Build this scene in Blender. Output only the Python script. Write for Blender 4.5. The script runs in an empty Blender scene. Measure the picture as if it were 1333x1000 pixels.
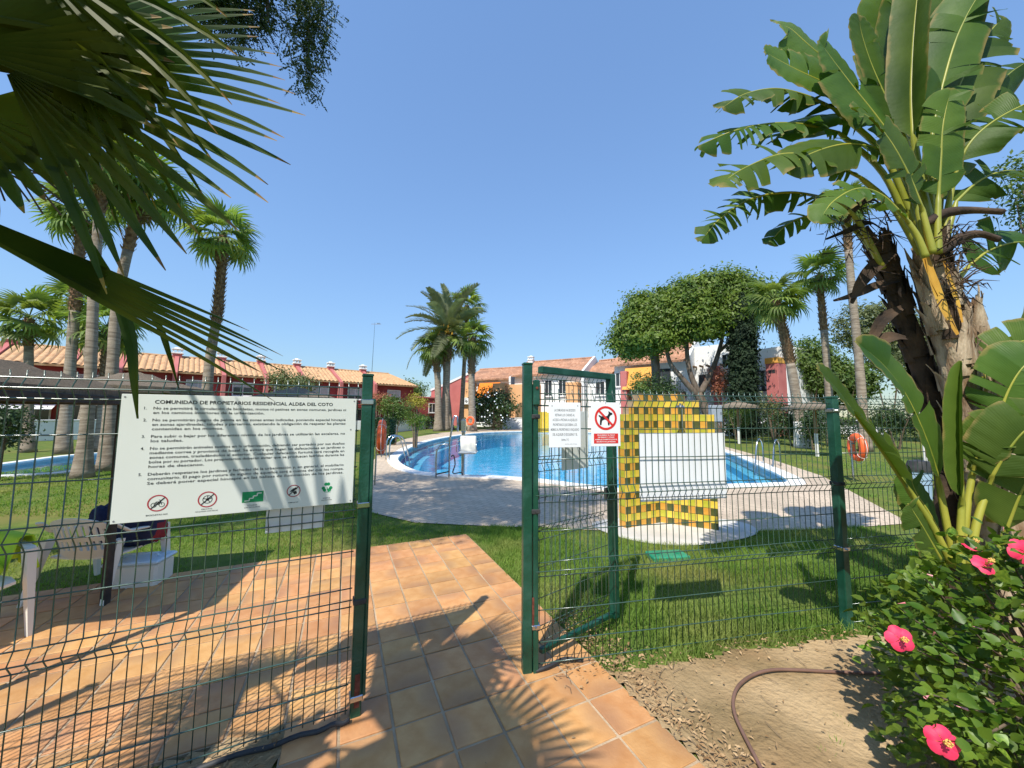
import bpy, bmesh, math, random
import numpy as np
from mathutils import Vector as V, Matrix, geometry, noise
random.seed(7); rng = np.random.default_rng(11)
SC = bpy.context.scene; COL = SC.collection
# ---------------------------------------------------------------- camera
F = 480.0; EYE = 1.65; PITCH = math.radians(4.8); ROLL = math.radians(0.3)
fwd = V((0, math.cos(PITCH), math.sin(PITCH)))
up0 = V((0, -math.sin(PITCH), math.cos(PITCH)))
RT = V((1, 0, 0)) * math.cos(ROLL) + up0 * math.sin(ROLL)
UP = V((1, 0, 0)) * -math.sin(ROLL) + up0 * math.cos(ROLL)
CAM = V((0, 0, EYE))
cd = bpy.data.cameras.new('camera'); co = bpy.data.objects.new('camera', cd); COL.objects.link(co)
cd.sensor_fit = 'HORIZONTAL'; cd.sensor_width = 36.0; cd.lens = F / 1333 * 36
cd.clip_start = 0.02; cd.clip_end = 5000
mw = Matrix((RT, UP, -fwd)).transposed().to_4x4(); mw.translation = CAM
co.matrix_world = mw; SC.camera = co
SC.render.resolution_x = 1024; SC.render.resolution_y = 768
# ---------------------------------------------------------------- light
SUND = V((0.33, 0.70, -1.0)).normalized()          # direction the sunlight travels
elev = math.asin(-SUND.z); az = math.atan2(-SUND.x, -SUND.y)
W = bpy.data.worlds.new('World'); SC.world = W; W.use_nodes = True
nt = W.node_tree; bg = nt.nodes['Background']
sky = nt.nodes.new('ShaderNodeTexSky'); sky.sky_type = 'NISHITA'; sky.sun_disc = False
sky.sun_elevation = elev; sky.sun_rotation = az % (2 * math.pi)
sky.air_density = 1.0; sky.dust_density = 0.05; sky.ozone_density = 2.3; sky.altitude = 20
bw = nt.nodes.new('ShaderNodeRGBToBW'); nt.links.new(sky.outputs[0], bw.inputs[0])      # even roll-off of the bright band, as a hazy-free noon sky
m1 = nt.nodes.new('ShaderNodeMath'); m1.operation = 'MULTIPLY_ADD'; m1.inputs[1].default_value = .43; m1.inputs[2].default_value = 1.0; nt.links.new(bw.outputs[0], m1.inputs[0])
m2 = nt.nodes.new('ShaderNodeMath'); m2.operation = 'DIVIDE'; m2.inputs[0].default_value = 1.65; nt.links.new(m1.outputs[0], m2.inputs[1])
vs_ = nt.nodes.new('ShaderNodeVectorMath'); vs_.operation = 'SCALE'; nt.links.new(sky.outputs[0], vs_.inputs[0]); nt.links.new(m2.outputs[0], vs_.inputs['Scale']); wb = nt.nodes.new('ShaderNodeVectorMath'); wb.operation = 'MULTIPLY'; wb.inputs[1].default_value = (.95, 1.04, 1.09); nt.links.new(vs_.outputs[0], wb.inputs[0]); nt.links.new(wb.outputs[0], bg.inputs[0])
bg.inputs[1].default_value = 0.15
sl = bpy.data.lights.new('sun', 'SUN'); sl.energy = 3.7; sl.angle = math.radians(0.53); sl.color = (1, 0.95, 0.86)
so = bpy.data.objects.new('sun', sl); COL.objects.link(so)
so.rotation_euler = SUND.to_track_quat('-Z', 'Y').to_euler(); so.location = (-5, -10, 15)
SC.view_settings.view_transform = 'Standard'; SC.view_settings.look = 'None'
SC.view_settings.exposure = 0.73; SC.view_settings.gamma = 1.0
# ---------------------------------------------------------------- pixel -> direction helpers
def ray(x, y): return fwd + RT * ((x - 666.5) / F) - UP * ((y - 500) / F)
def gr(x, y, z=0.0):
    r = ray(x, y); return CAM + r * ((z - EYE) / r.z)
def px(x, y, d):
    r = ray(x, y); return CAM + r * (d / r.y)
# ---------------------------------------------------------------- object helpers
ORG = {}
def tag(o, label=None, cat=None, group=None, kind=None):
    if label: o['label'] = label
    if cat: o['category'] = cat
    if group: o['group'] = group
    if kind: o['kind'] = kind
    return o
def empty(name, loc, label=None, cat=None, group=None, rz=0.0):
    o = bpy.data.objects.new(name, None); COL.objects.link(o); o.location = loc; o.rotation_euler.z = rz
    o.empty_display_size = 0.2; ORG[o.name] = V(loc) if rz == 0 else V((0, 0, 0))
    return tag(o, label, cat, group)
def link(name, me, parent=None):
    o = bpy.data.objects.new(name, me); COL.objects.link(o)
    if parent is not None: o.parent = parent; ORG[o.name] = ORG.get(parent.name, V((0, 0, 0)))
    else: ORG[o.name] = V((0, 0, 0))
    return o
def copy_tree(o, parent=None):
    c = o.copy(); COL.objects.link(c); ORG[c.name] = V((0, 0, 0))
    if parent is not None: c.parent = parent
    for ch in o.children: copy_tree(ch, c)
    return c
class MB:
    def __init__(s): s.v = []; s.f = []; s.mi = []; s.cur = 0
    def add(s, vs, fs):
        n = len(s.v); s.v.extend([tuple(p) for p in vs])
        for f in fs: s.f.append(tuple(i + n for i in f)); s.mi.append(s.cur)
        return s
    def box(s, c, size, ax=None):
        c = V(c); hx, hy, hz = size[0] / 2, size[1] / 2, size[2] / 2
        X, Y, Z = ax if ax else (V((1, 0, 0)), V((0, 1, 0)), V((0, 0, 1)))
        p = [c + X * (a * hx) + Y * (b * hy) + Z * (d * hz) for d in (-1, 1) for a, b in ((-1, -1), (1, -1), (1, 1), (-1, 1))]
        return s.add(p, [(3, 2, 1, 0), (4, 5, 6, 7), (0, 1, 5, 4), (1, 2, 6, 5), (2, 3, 7, 6), (3, 0, 4, 7)])
    def bbox(s, c, size, b, ax=None):
        # box with chamfered top/bottom/side edges
        c = V(c); X, Y, Z = ax if ax else (V((1, 0, 0)), V((0, 1, 0)), V((0, 0, 1)))
        hx, hy, hz = size[0] / 2, size[1] / 2, size[2] / 2
        rings = []
        for (z, k) in ((-hz, b), (-hz + b, 0), (hz - b, 0), (hz, b)):
            x, y = hx - k, hy - k; q = b
            o = [(-x + q, -y), (x - q, -y), (x, -y + q), (x, y - q), (x - q, y), (-x + q, y), (-x, y - q), (-x, -y + q)]
            rings.append([c + X * a + Y * d + Z * z for a, d in o])
        vs = [p for r in rings for p in r]; fs = [tuple(range(7, -1, -1)), tuple(range(24, 32))]
        for k in range(3):
            for i in range(8):
                j = (i + 1) % 8; fs.append((k * 8 + i, k * 8 + j, k * 8 + 8 + j, k * 8 + 8 + i))
        return s.add(vs, fs)
    def tube(s, pts, r, n=8, cap=True, up=None):
        pts = [V(p) for p in pts]; m = len(pts)
        rs = r if isinstance(r, (list, tuple)) else [r] * m
        vs = []; prev = None
        for i, p in enumerate(pts):
            t = (pts[min(i + 1, m - 1)] - pts[max(i - 1, 0)])
            t = t.normalized() if t.length > 1e-9 else V((0, 0, 1))
            if prev is None:
                a = V((0, 0, 1)) if abs(t.z) < .9 else V((1, 0, 0))
                x = t.cross(a).normalized()
            else:
                x = (prev - t * prev.dot(t)); x = x.normalized() if x.length > 1e-6 else t.orthogonal().normalized()
            prev = x; y = t.cross(x)
            for k in range(n):
                a = 2 * math.pi * k / n
                vs.append(p + (x * math.cos(a) + y * math.sin(a)) * rs[i])
        fs = []
        for i in range(m - 1):
            for k in range(n):
                k2 = (k + 1) % n; fs.append((i * n + k, i * n + k2, (i + 1) * n + k2, (i + 1) * n + k))
        if cap: fs.append(tuple(range(n - 1, -1, -1))); fs.append(tuple(range((m - 1) * n, m * n)))
        return s.add(vs, fs)
    def lathe(s, prof, c=(0, 0, 0), n=24):
        c = V(c); vs = [c + V((r * math.cos(2 * math.pi * k / n), r * math.sin(2 * math.pi * k / n), z)) for r, z in prof for k in range(n)]
        fs = []
        for i in range(len(prof) - 1):
            for k in range(n):
                k2 = (k + 1) % n; fs.append((i * n + k, i * n + k2, (i + 1) * n + k2, (i + 1) * n + k))
        return s.add(vs, fs)
    def torus(s, c, X, Y, R, r, n=32, m=10, a0=0, a1=2 * math.pi):
        c = V(c); Z = X.cross(Y); full = abs(a1 - a0 - 2 * math.pi) < 1e-6; vs = []; cnt = n if full else n + 1
        for i in range(cnt):
            a = a0 + (a1 - a0) * i / n; d = X * math.cos(a) + Y * math.sin(a)
            for k in range(m):
                b = 2 * math.pi * k / m; vs.append(c + d * (R + r * math.cos(b)) + Z * (r * math.sin(b)))
        fs = []
        for i in range(n):
            j = (i + 1) % cnt
            for k in range(m):
                k2 = (k + 1) % m; fs.append((i * m + k, j * m + k, j * m + k2, i * m + k2))
        return s.add(vs, fs)
    def prism(s, poly, z0, z1, ax=None, c=(0, 0, 0)):
        # extrude a 2-D outline (counter-clockwise) along third axis
        c = V(c); X, Y, Z = ax if ax else (V((1, 0, 0)), V((0, 1, 0)), V((0, 0, 1)))
        n = len(poly); lo = [c + X * a + Y * b + Z * z0 for a, b in poly]; hi = [c + X * a + Y * b + Z * z1 for a, b in poly]
        fs = [(i, (i + 1) % n, n + (i + 1) % n, n + i) for i in range(n)]
        tr = geometry.tessellate_polygon([[V((a, b, 0)) for a, b in poly]])
        for t in tr: fs.append((t[0] + n, t[1] + n, t[2] + n)); fs.append((t[2], t[1], t[0]))
        return s.add(lo + hi, fs)
    def build(s, name, mats, parent=None, smooth=False, fix=True):
        o_ = ORG.get(parent.name, V((0, 0, 0))) if parent is not None else V((0, 0, 0))
        a = np.array(s.v, dtype=float).reshape(-1, 3) - np.array(o_)
        me = bpy.data.meshes.new(name); me.from_pydata(a.tolist(), [], s.f)
        for m in (mats if isinstance(mats, (list, tuple)) else [mats]): me.materials.append(m)
        if any(s.mi): me.polygons.foreach_set('material_index', s.mi)
        if fix:
            b = bmesh.new(); b.from_mesh(me); bmesh.ops.recalc_face_normals(b, faces=b.faces); b.to_mesh(me); b.free()
        if smooth:
            me.polygons.foreach_set('use_smooth', [True] * len(me.polygons))
            if smooth != 1:
                try: me.set_sharp_from_angle(angle=smooth)
                except Exception: pass
        me.update()
        return link(name, me, parent)
def np_mesh(name, verts, faces, mats, parent=None, mi=None, smooth=False):
    """verts (N,3), faces (M,k)"""
    o_ = ORG.get(parent.name, V((0, 0, 0))) if parent is not None else V((0, 0, 0))
    me = bpy.data.meshes.new(name); verts = np.asarray(verts, dtype=np.float32) - np.array(o_, dtype=np.float32); faces = np.asarray(faces, dtype=np.int32)
    k = faces.shape[1]
    me.vertices.add(len(verts)); me.vertices.foreach_set('co', verts.ravel())
    me.loops.add(faces.size); me.loops.foreach_set('vertex_index', faces.ravel())
    me.polygons.add(len(faces)); me.polygons.foreach_set('loop_start', np.arange(0, faces.size, k, dtype=np.int32))
    for m in (mats if isinstance(mats, (list, tuple)) else [mats]): me.materials.append(m)
    if mi is not None: me.polygons.foreach_set('material_index', np.asarray(mi, dtype=np.int32))
    if smooth: me.polygons.foreach_set('use_smooth', np.ones(len(faces), dtype=bool))
    me.update(calc_edges=True); me.validate()
    return link(name, me, parent)
def smooth_closed(pts, k=6):
    n = len(pts); out = []
    for i in range(n):
        p0, p1, p2, p3 = pts[i - 1], pts[i], pts[(i + 1) % n], pts[(i + 2) % n]
        for j in range(k):
            t = j / k
            out.append(0.5 * ((2 * p1) + (p2 - p0) * t + (2 * p0 - 5 * p1 + 4 * p2 - p3) * t * t + (3 * p1 - p0 - 3 * p2 + p3) * t ** 3))
    return out
def spline(pts, k=6):
    pts = [V(p) for p in pts]; q = [pts[0] * 2 - pts[1]] + pts + [pts[-1] * 2 - pts[-2]]; out = []
    for i in range(1, len(q) - 2):
        p0, p1, p2, p3 = q[i - 1], q[i], q[i + 1], q[i + 2]
        for j in range(k):
            t = j / k
            out.append(0.5 * ((2 * p1) + (p2 - p0) * t + (2 * p0 - 5 * p1 + 4 * p2 - p3) * t * t + (3 * p1 - p0 - 3 * p2 + p3) * t ** 3))
    out.append(pts[-1]); return out
def offset(poly, d):
    n = len(poly); area = sum(poly[i].x * poly[(i + 1) % n].y - poly[(i + 1) % n].x * poly[i].y for i in range(n))
    s = 1 if area > 0 else -1; out = []
    for i in range(n):
        t = (poly[(i + 1) % n] - poly[i - 1]); t.z = 0; t.normalize(); out.append(poly[i] + V((t.y, -t.x, 0)) * d * s)
    return out
def sheet(name, outer, holes, z, m, kind='structure', parent=None):
    loops = [[V((p.x, p.y, 0)) for p in outer]] + [[V((p.x, p.y, 0)) for p in h] for h in holes]
    tr = geometry.tessellate_polygon(loops); vs = [V((p.x, p.y, z)) for l in loops for p in l]
    b = MB(); fs = []
    for t in tr:
        a, c, d = (vs[i] for i in t)
        fs.append(tuple(t) if (c - a).cross(d - a).z > 0 else tuple(reversed(t)))
    b.add(vs, fs); o = b.build(name, m, parent, fix=False)
    if parent is None: tag(o, kind=kind)
    return o
# ---------------------------------------------------------------- materials
def nodes_of(name):
    m = bpy.data.materials.new(name); m.use_nodes = True; return m, m.node_tree, m.node_tree.nodes['Principled BSDF']
def mat(name, c1, c2=None, scale=4.0, rough=.6, bump=0.0, bscale=30.0, spec=.35, rnd=0.0, metal=0.0, trans=0.0, lo=.35, hi=.65, detail=5, stretch=None, c3=None, s3=1.0, wear=None, coat=0):
    m, t, b = nodes_of(name); N = t.nodes; L = t.links
    tc = N.new('ShaderNodeTexCoord'); src = tc.outputs['Object']
    if stretch:
        mp = N.new('ShaderNodeMapping'); mp.inputs['Scale'].default_value = stretch; L.new(src, mp.inputs[0]); src = mp.outputs[0]
    col = None
    if c2 is not None:
        n = N.new('ShaderNodeTexNoise'); n.inputs['Scale'].default_value = scale; n.inputs['Detail'].default_value = detail; L.new(src, n.inputs['Vector'])
        r = N.new('ShaderNodeValToRGB'); r.color_ramp.elements[0].position = lo; r.color_ramp.elements[1].position = hi
        r.color_ramp.elements[0].color = (*c1, 1); r.color_ramp.elements[1].color = (*c2, 1); L.new(n.outputs['Fac'], r.inputs[0]); col = r.outputs[0]
        if c3 is not None:
            n3 = N.new('ShaderNodeTexNoise'); n3.inputs['Scale'].default_value = s3; n3.inputs['Detail'].default_value = 3; L.new(src, n3.inputs['Vector'])
            r3 = N.new('ShaderNodeValToRGB'); r3.color_ramp.elements[0].position = .48; r3.color_ramp.elements[1].position = .68; L.new(n3.outputs['Fac'], r3.inputs[0])
            mx = N.new('ShaderNodeMixRGB'); L.new(r3.outputs[0], mx.inputs[0]); L.new(col, mx.inputs[1]); mx.inputs[2].default_value = (*c3, 1); col = mx.outputs[0]
    else:
        rgb = N.new('ShaderNodeRGB'); rgb.outputs[0].default_value = (*c1, 1); col = rgb.outputs[0]
    if rnd:
        oi = N.new('ShaderNodeObjectInfo'); mr = N.new('ShaderNodeMapRange'); mr.inputs['To Min'].default_value = 1 - rnd; mr.inputs['To Max'].default_value = 1 + rnd
        L.new(oi.outputs['Random'], mr.inputs['Value']); hs = N.new('ShaderNodeHueSaturation'); L.new(mr.outputs[0], hs.inputs['Value']); L.new(col, hs.inputs['Color'])
        mr2 = N.new('ShaderNodeMapRange'); mr2.inputs['To Min'].default_value = .5 - rnd * .06; mr2.inputs['To Max'].default_value = .5 + rnd * .06
        ml = N.new('ShaderNodeMath'); ml.operation = 'FRACT'; mm = N.new('ShaderNodeMath'); mm.operation = 'MULTIPLY'; mm.inputs[1].default_value = 7.31
        L.new(oi.outputs['Random'], mm.inputs[0]); L.new(mm.outputs[0], ml.inputs[0]); L.new(ml.outputs[0], mr2.inputs['Value']); L.new(mr2.outputs[0], hs.inputs['Hue']); col = hs.outputs[0]
    L.new(col, b.inputs['Base Color']); b.inputs['Roughness'].default_value = rough; b.inputs['Metallic'].default_value = metal; b.inputs['Specular IOR Level'].default_value = spec
    if coat: b.inputs['Coat Weight'].default_value = coat; b.inputs['Coat Roughness'].default_value = .15
    if bump:
        n2 = N.new('ShaderNodeTexNoise'); n2.inputs['Scale'].default_value = bscale; n2.inputs['Detail'].default_value = 6; L.new(src, n2.inputs['Vector'])
        bp = N.new('ShaderNodeBump'); bp.inputs['Strength'].default_value = bump; bp.inputs['Distance'].default_value = .02; L.new(n2.outputs['Fac'], bp.inputs['Height']); L.new(bp.outputs[0], b.inputs['Normal'])
    if trans:
        tr = N.new('ShaderNodeBsdfTranslucent'); gm = N.new('ShaderNodeMixRGB'); gm.blend_type = 'MULTIPLY'; gm.inputs[0].default_value = 1; gm.inputs[2].default_value = (1.5, 1.6, .6, 1)
        L.new(col, gm.inputs[1]); L.new(gm.outputs[0], tr.inputs[0]); ms = N.new('ShaderNodeMixShader'); ms.inputs[0].default_value = trans
        L.new(b.outputs[0], ms.inputs[1]); L.new(tr.outputs[0], ms.inputs[2]); L.new(ms.outputs[0], N['Material Output'].inputs[0])
    return m
MT = {}
MT['lawn'] = mat('lawn', (.075, .125, .024), (.15, .18, .04), 3.0, rough=.9, bump=.6, bscale=45, spec=.1, c3=(.17, .16, .045), s3=.55)
MT['blade'] = mat('grass_blade', (.11, .215, .035), (.21, .31, .06), 2.2, rough=.65, spec=.15, trans=.35, c3=(.33, .33, .11), s3=.8)
MT['soil'] = mat('soil', (.29, .19, .095), (.44, .315, .175), 2.0, rough=.95, bump=1, bscale=30, spec=.1, c3=(.17, .125, .06), s3=1.1)
MT['tile'] = mat('terracotta', (.50, .24, .085), (.60, .32, .13), 9, rough=.62, bump=.15, bscale=60, spec=.3, rnd=.13, c3=(.36, .19, .095), s3=1.6)
MT['grout'] = mat('grout', (.50, .38, .25), (.30, .22, .14), 3, rough=.95, bump=.4, bscale=80, spec=.1)
MT['concrete'] = mat('concrete', (.50, .47, .42), (.62, .59, .54), 2.2, rough=.9, bump=.3, bscale=50, spec=.15)
MT['coping'] = mat('coping', (.70, .68, .64), (.80, .78, .74), 2, rough=.7, bump=.1)
MT['poolshell'] = mat('pool_shell', (.07, .42, .66), (.10, .50, .74), 1.2, rough=.6)
MT['poolstep'] = mat('pool_step', (.16, .52, .72), (.20, .58, .78), 1.2, rough=.6)
MT['greenpaint'] = mat('green_paint', (.004, .046, .026), (.007, .066, .038), 9, rough=.36, bump=.15, bscale=70, spec=.5, c3=(.022, .09, .062), s3=7)
MT['wire'] = mat('green_wire', (.03, .07, .05), (.05, .10, .075), 6, rough=.24, spec=1.0)
MT['rust'] = mat('rust', (.09, .022, .012), (.17, .05, .03), 30, rough=.85, bump=.4)
MT['steel'] = mat('steel', (.55, .56, .57), (.45, .46, .47), 4, rough=.22, metal=1)
MT['signwhite'] = mat('sign_white', (.66, .68, .62), (.72, .74, .69), 1.5, rough=.38, spec=.45)
MT['paper'] = mat('paper_white', (.74, .75, .76), (.80, .81, .82), 3, rough=.5)
MT['black'] = mat('black_print', (.012, .012, .013), rough=.6)
MT['grey'] = mat('grey_print', (.2, .2, .21), rough=.6)
MT['redprint'] = mat('red_print', (.62, .03, .025), rough=.45)
MT['darkred'] = mat('dull_red_print', (.40, .03, .045), rough=.5)
MT['greenprint'] = mat('green_print', (.01, .26, .09), rough=.45)
MT['plastic'] = mat('white_plastic', (.72, .69, .60), (.78, .76, .69), 2, rough=.42, spec=.45)
MT['pblue'] = mat('pale_blue_plastic', (.50, .64, .74), (.56, .70, .79), 3, rough=.45)
MT['lime'] = mat('lime_fabric', (.40, .62, .02), (.48, .72, .05), 6, rough=.85, bump=.3, bscale=120)
MT['navy'] = mat('navy_fabric', (.015, .02, .055), (.025, .03, .075), 8, rough=.85, bump=.4, bscale=60)
MT['redfab'] = mat('red_fabric', (.20, .018, .028), (.27, .03, .035), 8, rough=.85, bump=.3, bscale=60)
MT['darkwood'] = mat('dark_wood', (.03, .026, .022), (.055, .045, .038), 12, rough=.8, bump=.4, bscale=40)
MT['thatch'] = mat('thatch', (.16, .125, .09), (.30, .24, .175), 18, rough=.95, bump=1, bscale=60, stretch=(6, 6, 1))
MT['rubber'] = mat('black_rubber', (.025, .025, .027), (.05, .05, .05), 9, rough=.6)
MT['hose'] = mat('brown_hose', (.15, .085, .062), (.21, .12, .09), 6, rough=.5)
MT['orange'] = mat('lifebuoy_orange', (.78, .095, .02), (.85, .14, .035), 4, rough=.5, bump=.1)
MT['rope'] = mat('rope', (.72, .70, .62), rough=.8)
MT['palmtrunk'] = mat('palm_trunk', (.19, .145, .105), (.36, .295, .225), 2.5, rough=.95, bump=.9, bscale=14, stretch=(1, 1, 7))
MT['palmboot'] = mat('palm_boot', (.13, .07, .035), (.30, .19, .105), 9, rough=.95, bump=1, bscale=22)
MT['whitewash'] = mat('whitewash', (.62, .60, .56), (.74, .72, .68), 4, rough=.9, bump=.4)
MT['frond'] = mat('palm_frond', (.10, .16, .035), (.24, .30, .08), 1.3, rough=.55, spec=.25, trans=.38, rnd=.3)
MT['frondn'] = mat('fan_leaf', (.02, .048, .006), (.055, .088, .011), 3.0, rough=.5, spec=.25, trans=.36, c3=(.11, .12, .014), s3=2.5)
MT['frondtip'] = mat('fan_leaf_tip', (.30, .20, .03), (.16, .08, .03), 14, rough=.6, trans=.2)
MT['datefrond'] = mat('date_frond', (.13, .16, .085), (.23, .25, .14), 1.2, rough=.5, spec=.35, trans=.15, rnd=.2)
MT['deadfrond'] = mat('dead_frond', (.30, .20, .12), (.42, .31, .2), 3, rough=.9)
MT['bark'] = mat('bark', (.10, .075, .055), (.20, .155, .12), 5, rough=.95, bump=1, bscale=22, stretch=(1, 1, .35))
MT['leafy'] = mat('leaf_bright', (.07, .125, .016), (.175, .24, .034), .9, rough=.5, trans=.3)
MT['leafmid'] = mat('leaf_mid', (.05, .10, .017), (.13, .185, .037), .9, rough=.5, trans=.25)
MT['leafdark'] = mat('leaf_dark', (.02, .044, .012), (.055, .095, .022), 1.0, rough=.5, trans=.15)
MT['leafolive'] = mat('leaf_olive', (.085, .11, .042), (.17, .19, .075), .9, rough=.6, trans=.2)
MT['leafyellow'] = mat('leaf_yellow', (.28, .26, .03), (.40, .34, .06), 1.5, rough=.6, trans=.2)
MT['cypress'] = mat('cypress_leaf', (.008, .02, .008), (.02, .04, .012), 1.5, rough=.8, trans=.05)
MT['leafred'] = mat('leaf_red', (.24, .07, .04), (.36, .14, .08), 2, rough=.7, trans=.2)
MT['strel'] = mat('paddle_leaf', (.038, .085, .011), (.09, .15, .022), 2.0, rough=.5, spec=.22, trans=.30, rnd=.18, bump=.12, bscale=20)
m_ = MT['strel']; t_ = m_.node_tree; at = t_.nodes.new('ShaderNodeAttribute'); at.attribute_name = 'vein'; mu = t_.nodes.new('ShaderNodeMath'); mu.operation = 'MULTIPLY'; mu.inputs[1].default_value = 560.; t_.links.new(at.outputs['Fac'], mu.inputs[0])
ed = t_.nodes.new('ShaderNodeAttribute'); ed.attribute_name = 'margin'; tcx = t_.nodes.new('ShaderNodeTexCoord'); nzx = t_.nodes.new('ShaderNodeTexNoise'); nzx.inputs['Scale'].default_value = 9.; t_.links.new(tcx.outputs['Object'], nzx.inputs['Vector'])
adx = t_.nodes.new('ShaderNodeMath'); adx.operation = 'MULTIPLY_ADD'; adx.inputs[1].default_value = .45; t_.links.new(nzx.outputs['Fac'], adx.inputs[0]); t_.links.new(ed.outputs['Fac'], adx.inputs[2])
rpx = t_.nodes.new('ShaderNodeValToRGB'); rpx.color_ramp.elements[0].position = 1.12 / 1.5; rpx.color_ramp.elements[1].position = 1.26 / 1.5; dvx = t_.nodes.new('ShaderNodeMath'); dvx.operation = 'DIVIDE'; dvx.inputs[1].default_value = 1.5; t_.links.new(adx.outputs[0], dvx.inputs[0]); t_.links.new(dvx.outputs[0], rpx.inputs[0])
pbx = t_.nodes['Principled BSDF']; oldc = pbx.inputs['Base Color'].links[0].from_socket; mxx = t_.nodes.new('ShaderNodeMixRGB'); t_.links.new(rpx.outputs[0], mxx.inputs[0]); t_.links.new(oldc, mxx.inputs[1]); mxx.inputs[2].default_value = (.26, .20, .06, 1); t_.links.new(mxx.outputs[0], pbx.inputs['Base Color'])
sn = t_.nodes.new('ShaderNodeMath'); sn.operation = 'SINE'; t_.links.new(mu.outputs[0], sn.inputs[0]); pb = t_.nodes['Principled BSDF']; b2 = t_.nodes.new('ShaderNodeBump'); b2.inputs['Strength'].default_value = .14; b2.inputs['Distance'].default_value = .006; t_.links.new(sn.outputs[0], b2.inputs['Height'])
if pb.inputs['Normal'].is_linked: t_.links.new(pb.inputs['Normal'].links[0].from_socket, b2.inputs['Normal'])
t_.links.new(b2.outputs[0], pb.inputs['Normal'])
MT['midrib'] = mat('midrib', (.24, .28, .05), (.34, .36, .09), 3, rough=.4)
MT['petiole'] = mat('petiole', (.20, .23, .025), (.36, .34, .045), 3, rough=.42, spec=.45)
MT['sheath'] = mat('dry_sheath', (.20, .12, .065), (.55, .43, .29), 6, rough=.9, bump=.6, bscale=30, stretch=(3, 3, .5))
MT['sheathdark'] = mat('dark_dead_leaf', (.02, .015, .012), (.09, .055, .032), 5, rough=.9, bump=.5)
MT['ochre'] = mat('ochre_sheath', (.45, .22, .025), (.58, .34, .05), 3, rough=.6)
MT['hibleaf'] = mat('hibiscus_leaf', (.06, .135, .012), (.19, .28, .03), 5.0, rough=.42, spec=.35, trans=.3, rnd=.3)
MT['petal'] = mat('red_petal', (.78, .03, .10), (.90, .07, .16), 12, rough=.55, trans=.2)
MT['bud'] = mat('pink_bud', (.65, .16, .18), (.75, .38, .36), 15, rough=.6)
MT['pollen'] = mat('pollen', (.75, .45, .12), rough=.7)
MT['stem'] = mat('brown_stem', (.10, .07, .045), (.18, .13, .09), 8, rough=.9)
MT['litter'] = mat('leaf_litter', (.20, .11, .045), (.50, .34, .18), 15, rough=.9)
MT['rooftile'] = mat('roof_tile', (.44, .24, .12), (.62, .40, .22), 3, rough=.9, bump=.5, bscale=18, c3=(.50, .31, .16), s3=.8)
MT['rooftile2'] = mat('roof_tile_brown', (.36, .17, .095), (.52, .29, .18), 3, rough=.9, bump=.5, bscale=18, c3=(.30, .16, .10), s3=.8)
MT['wallredshade'] = mat('wall_red_shade', (.27, .05, .05), (.33, .065, .062), .8, rough=.9, bump=.15)  # eave shade of the terrace fronts is mixed into this darker red
MT['wallpinklit'] = mat('wall_pink_lit', (.44, .13, .12), (.50, .165, .15), .8, rough=.9, bump=.15)  # terrace red lightened as if sunlit on party walls; also pink walls elsewhere
MT['wallwhite'] = mat('wall_white', (.72, .71, .69), (.80, .79, .77), .5, rough=.9, bump=.12)
MT['wallpeach'] = mat('wall_peach', (.66, .34, .15), (.72, .40, .20), .6, rough=.9, bump=.12)
MT['awning'] = mat('orange_awning', (.80, .22, .02), (.85, .27, .03), 2, rough=.8, trans=.15)
MT['awning2'] = mat('amber_awning', (.80, .38, .07), (.85, .43, .1), 2, rough=.8, trans=.15)
MT['glass'] = mat('window_glass', (.035, .04, .045), rough=.08, spec=.6)
MT['shutter'] = mat('shutter', (.42, .42, .42), (.5, .5, .5), 2, rough=.7)
MT['brownwood'] = mat('brown_wood', (.20, .12, .06), (.28, .17, .09), 8, rough=.8, bump=.3)
MT['paving'] = None
m, t, b = nodes_of('deck_paving'); N = t.nodes; L = t.links
tc = N.new('ShaderNodeTexCoord'); mp = N.new('ShaderNodeMapping'); mp.inputs['Rotation'].default_value = (0, 0, .55); L.new(tc.outputs['Object'], mp.inputs[0])
br = N.new('ShaderNodeTexBrick'); br.inputs['Scale'].default_value = 2.5; br.inputs['Color1'].default_value = (.60, .475, .345, 1); br.inputs['Color2'].default_value = (.50, .395, .285, 1); br.inputs['Mortar'].default_value = (.37, .30, .225, 1)
br.inputs['Mortar Size'].default_value = .022; br.inputs['Brick Width'].default_value = .5; br.inputs['Row Height'].default_value = .25; L.new(mp.outputs[0], br.inputs['Vector'])
nz = N.new('ShaderNodeTexNoise'); nz.inputs['Scale'].default_value = .9; nz.inputs['Detail'].default_value = 5; L.new(tc.outputs['Object'], nz.inputs['Vector'])
mx = N.new('ShaderNodeMixRGB'); mx.blend_type = 'MULTIPLY'; mx.inputs[0].default_value = .55; L.new(br.outputs[0], mx.inputs[1]); L.new(nz.outputs['Fac'], mx.inputs[2])
hs = N.new('ShaderNodeHueSaturation'); hs.inputs['Value'].default_value = 1.35; L.new(mx.outputs[0], hs.inputs['Color']); L.new(hs.outputs[0], b.inputs['Base Color'])
bp = N.new('ShaderNodeBump'); bp.inputs['Strength'].default_value = .4; bp.inputs['Distance'].default_value = .006; L.new(br.outputs['Fac'], bp.inputs['Height']); bp.invert = True; L.new(bp.outputs[0], b.inputs['Normal'])
b.inputs['Roughness'].default_value = .85; MT['paving'] = m
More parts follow.
